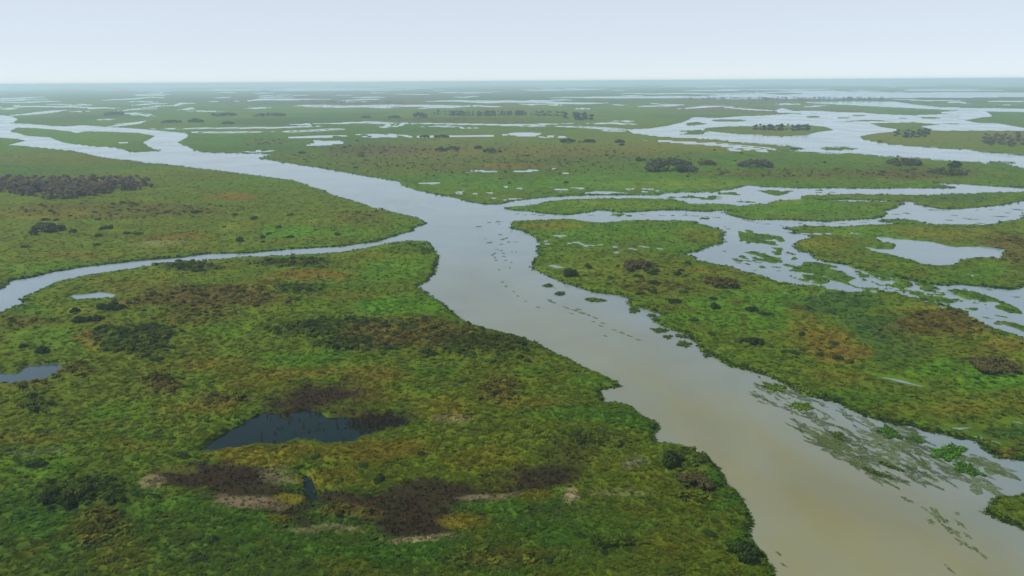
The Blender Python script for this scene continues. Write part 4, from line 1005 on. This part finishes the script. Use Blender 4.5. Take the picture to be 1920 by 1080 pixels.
patches([(1775,990,20,7),(1755,965,32,6),(1700,937,16,6),(1830,1032,24,12),(1815,1005,12,6),(1780,1067,18,12),(1800,982,18,6),(1745,978,16,4),(1790,998,20,4),(1805,1018,18,5),(1770,975,18,4),(1735,955,16,4),(1845,1045,10,6),(1795,963,10,4),(1860,952-8,6,3)],
 'dark weed patch streaming through the lower river near the right edge', 'weed patches streaming at lower right', -.6, True)
patches([(1460,1038,14,10),(1470,1060,12,10)], 'dark weed patch beside the left bank at the bottom edge', 'weed patches at the bottom left bank', -.6, True)

# every small bush and weed patch is told apart by the landmark nearest to it
MARKS = [[(1070,515,'the lone round tree'),(1193,503,'the brownish spreading bush'),(1358,535,'the brown thorny bush'),(1340,578,'the upright meadow bush'),(1412,645,'the straggling bank bush'),(1590,660,'the orange meadow patch'),
  (1250,310,'the broad dark dome'),(1418,308,'the wide grey-green bush'),(1695,305,'the lake shore bush'),(917,283,'the wide grey plain bush'),(837,282,'the pair of plain bushes'),(1104,265,'the far row of bushes'),(600,268,'the far oblong pool'),
  (90,430,'the wide bush below the thicket'),(200,355,'the bare reddish thicket'),(540,437,'the bright green meadow patch'),(430,372,'the orange patch by the thicket'),(640,400,'the left river point'),(330,448,'the orange patch above the creek'),
  (180,585,'the lime green patch'),(260,640,'the dark scrub patch'),(80,660,'the lone black-green bush'),(570,675,'the bright strip above the pond'),(760,640,'the brown shrub band'),(900,655,'the dark shrub band end'),(620,610,'the upper scrub patch'),
  (560,800,'the large dark pond'),(578,915,'the tiny pool'),(400,905,'the left brown reed bed'),(785,985,'the lower brown reed bed'),(1000,903,'the right brown reed bed'),(130,945,'the foreground bush clumps'),(1260,875,'the bulging bank bush'),(1395,1055,'the bottom bank bush'),(880,985,'the yellow grass hummock'),(500,1030,'the bottom green grass')],
 [(1115,563,'the crescent mat'),(1050,551,'the small round mat'),(1028,536,'the dark flat raft'),(1189,582,'the oval bank mat'),(1237,620,'the long bank mat'),(1329,666,'the lone downstream mat'),(1452,727,'the broad grassy mat'),(1503,763,'the second olive mat'),
  (1572,818,'the middle olive mat'),(1668,812,'the left green mat'),(1718,825,'the small green mat'),(1778,850,'the biggest green mat'),(1815,881,'the trailing green tail'),(1645,888,'the long brown raft'),(960,423,'the peninsula tip'),(947,391,'the long islet tip'),(1120,394,'the long islet dent'),(1280,400,'the long islet middle'),
  (1388,410,'the round green islet'),(1740,388,'the lagoon north bank'),(1840,422,'the lagoon south bank'),(1660,404,'the round islet end'),(1430,447,'the drowned grass flat'),(1410,470,'the slanting grass flat'),(1580,515,'the big grass flat'),(1850,560,'the right grass flat'),(1500,523,'the small grass flat'),
  (1880,605,'the lowest grass flat'),(1890,960,'the corner islet'),(1440,1060,'the bottom left bank'),(803,456,'the creek mouth point'),(1650,480,'the right-hand pond'),(1600,424,'the right land spit')]]
def ordinal(n): return ('nearest', 'second nearest', 'third nearest', 'fourth nearest', 'fifth nearest', 'sixth nearest', 'seventh nearest', 'eighth nearest', 'ninth nearest', 'tenth nearest')[n] if n < 10 else '%dth nearest' % (n + 1) if n + 1 not in (21, 31, 22, 32, 23, 33) else '%d%s nearest' % (n + 1, {1: 'st', 2: 'nd', 3: 'rd'}[(n + 1) % 10])
sets = {}
for t, qx, qy, what, fam in SMALL:
    bx_, by_, nm = min(MARKS[fam], key=lambda m: ((m[0] - qx) / 1.6) ** 2 + (m[1] - qy) ** 2)
    dx, dy = (qx - bx_) / 1.6, qy - by_
    side = ('left of' if dx < 0 else 'right of') if abs(dx) > abs(dy) else ('above' if dy < 0 else 'below')
    sets.setdefault((nm, side, what), []).append((math.hypot(dx * 1.6, dy), t))
for (nm, side, what), lst in sets.items():
    for n, (_, t) in enumerate(sorted(lst, key=lambda q: q[0])):
        t['label'] = '%s %s %s %s' % (what, side, nm, '' if len(lst) == 1 else ', ' + ordinal(n) + ' to it') if len(lst) > 1 else '%s just %s %s' % (what, side, nm)
        t['label'] = t['label'].replace(' ,', ',').strip()

# ------------------------------------------------------------------ hazy air
E = 49500.0; zb, zt = -2.2, H + 4
hv = [(-E,-E,zb),(E,-E,zb),(E,E,zb),(-E,E,zb),(-E,-E,zt),(E,-E,zt),(E,E,zt),(-E,E,zt)]
hf = [(0,3,2,1),(4,5,6,7),(0,1,5,4),(1,2,6,5),(2,3,7,6),(3,0,4,7)]
hm = bpy.data.materials.new('haze_air'); hm.use_nodes = True
hn = hm.node_tree; hn.nodes.clear()
ho = hn.nodes.new('ShaderNodeOutputMaterial'); pv = hn.nodes.new('ShaderNodeVolumePrincipled')
pv.inputs['Color'].default_value = (.68, .90, 1.0, 1)
pv.inputs['Density'].default_value = 2.2e-4
pv.inputs['Anisotropy'].default_value = .1
hn.links.new(pv.outputs[0], ho.inputs['Volume'])
link('haze', mesh_np('haze', hv, np.array(hf)), hm, kind='stuff', label='pale blue haze lying over the whole wetland')
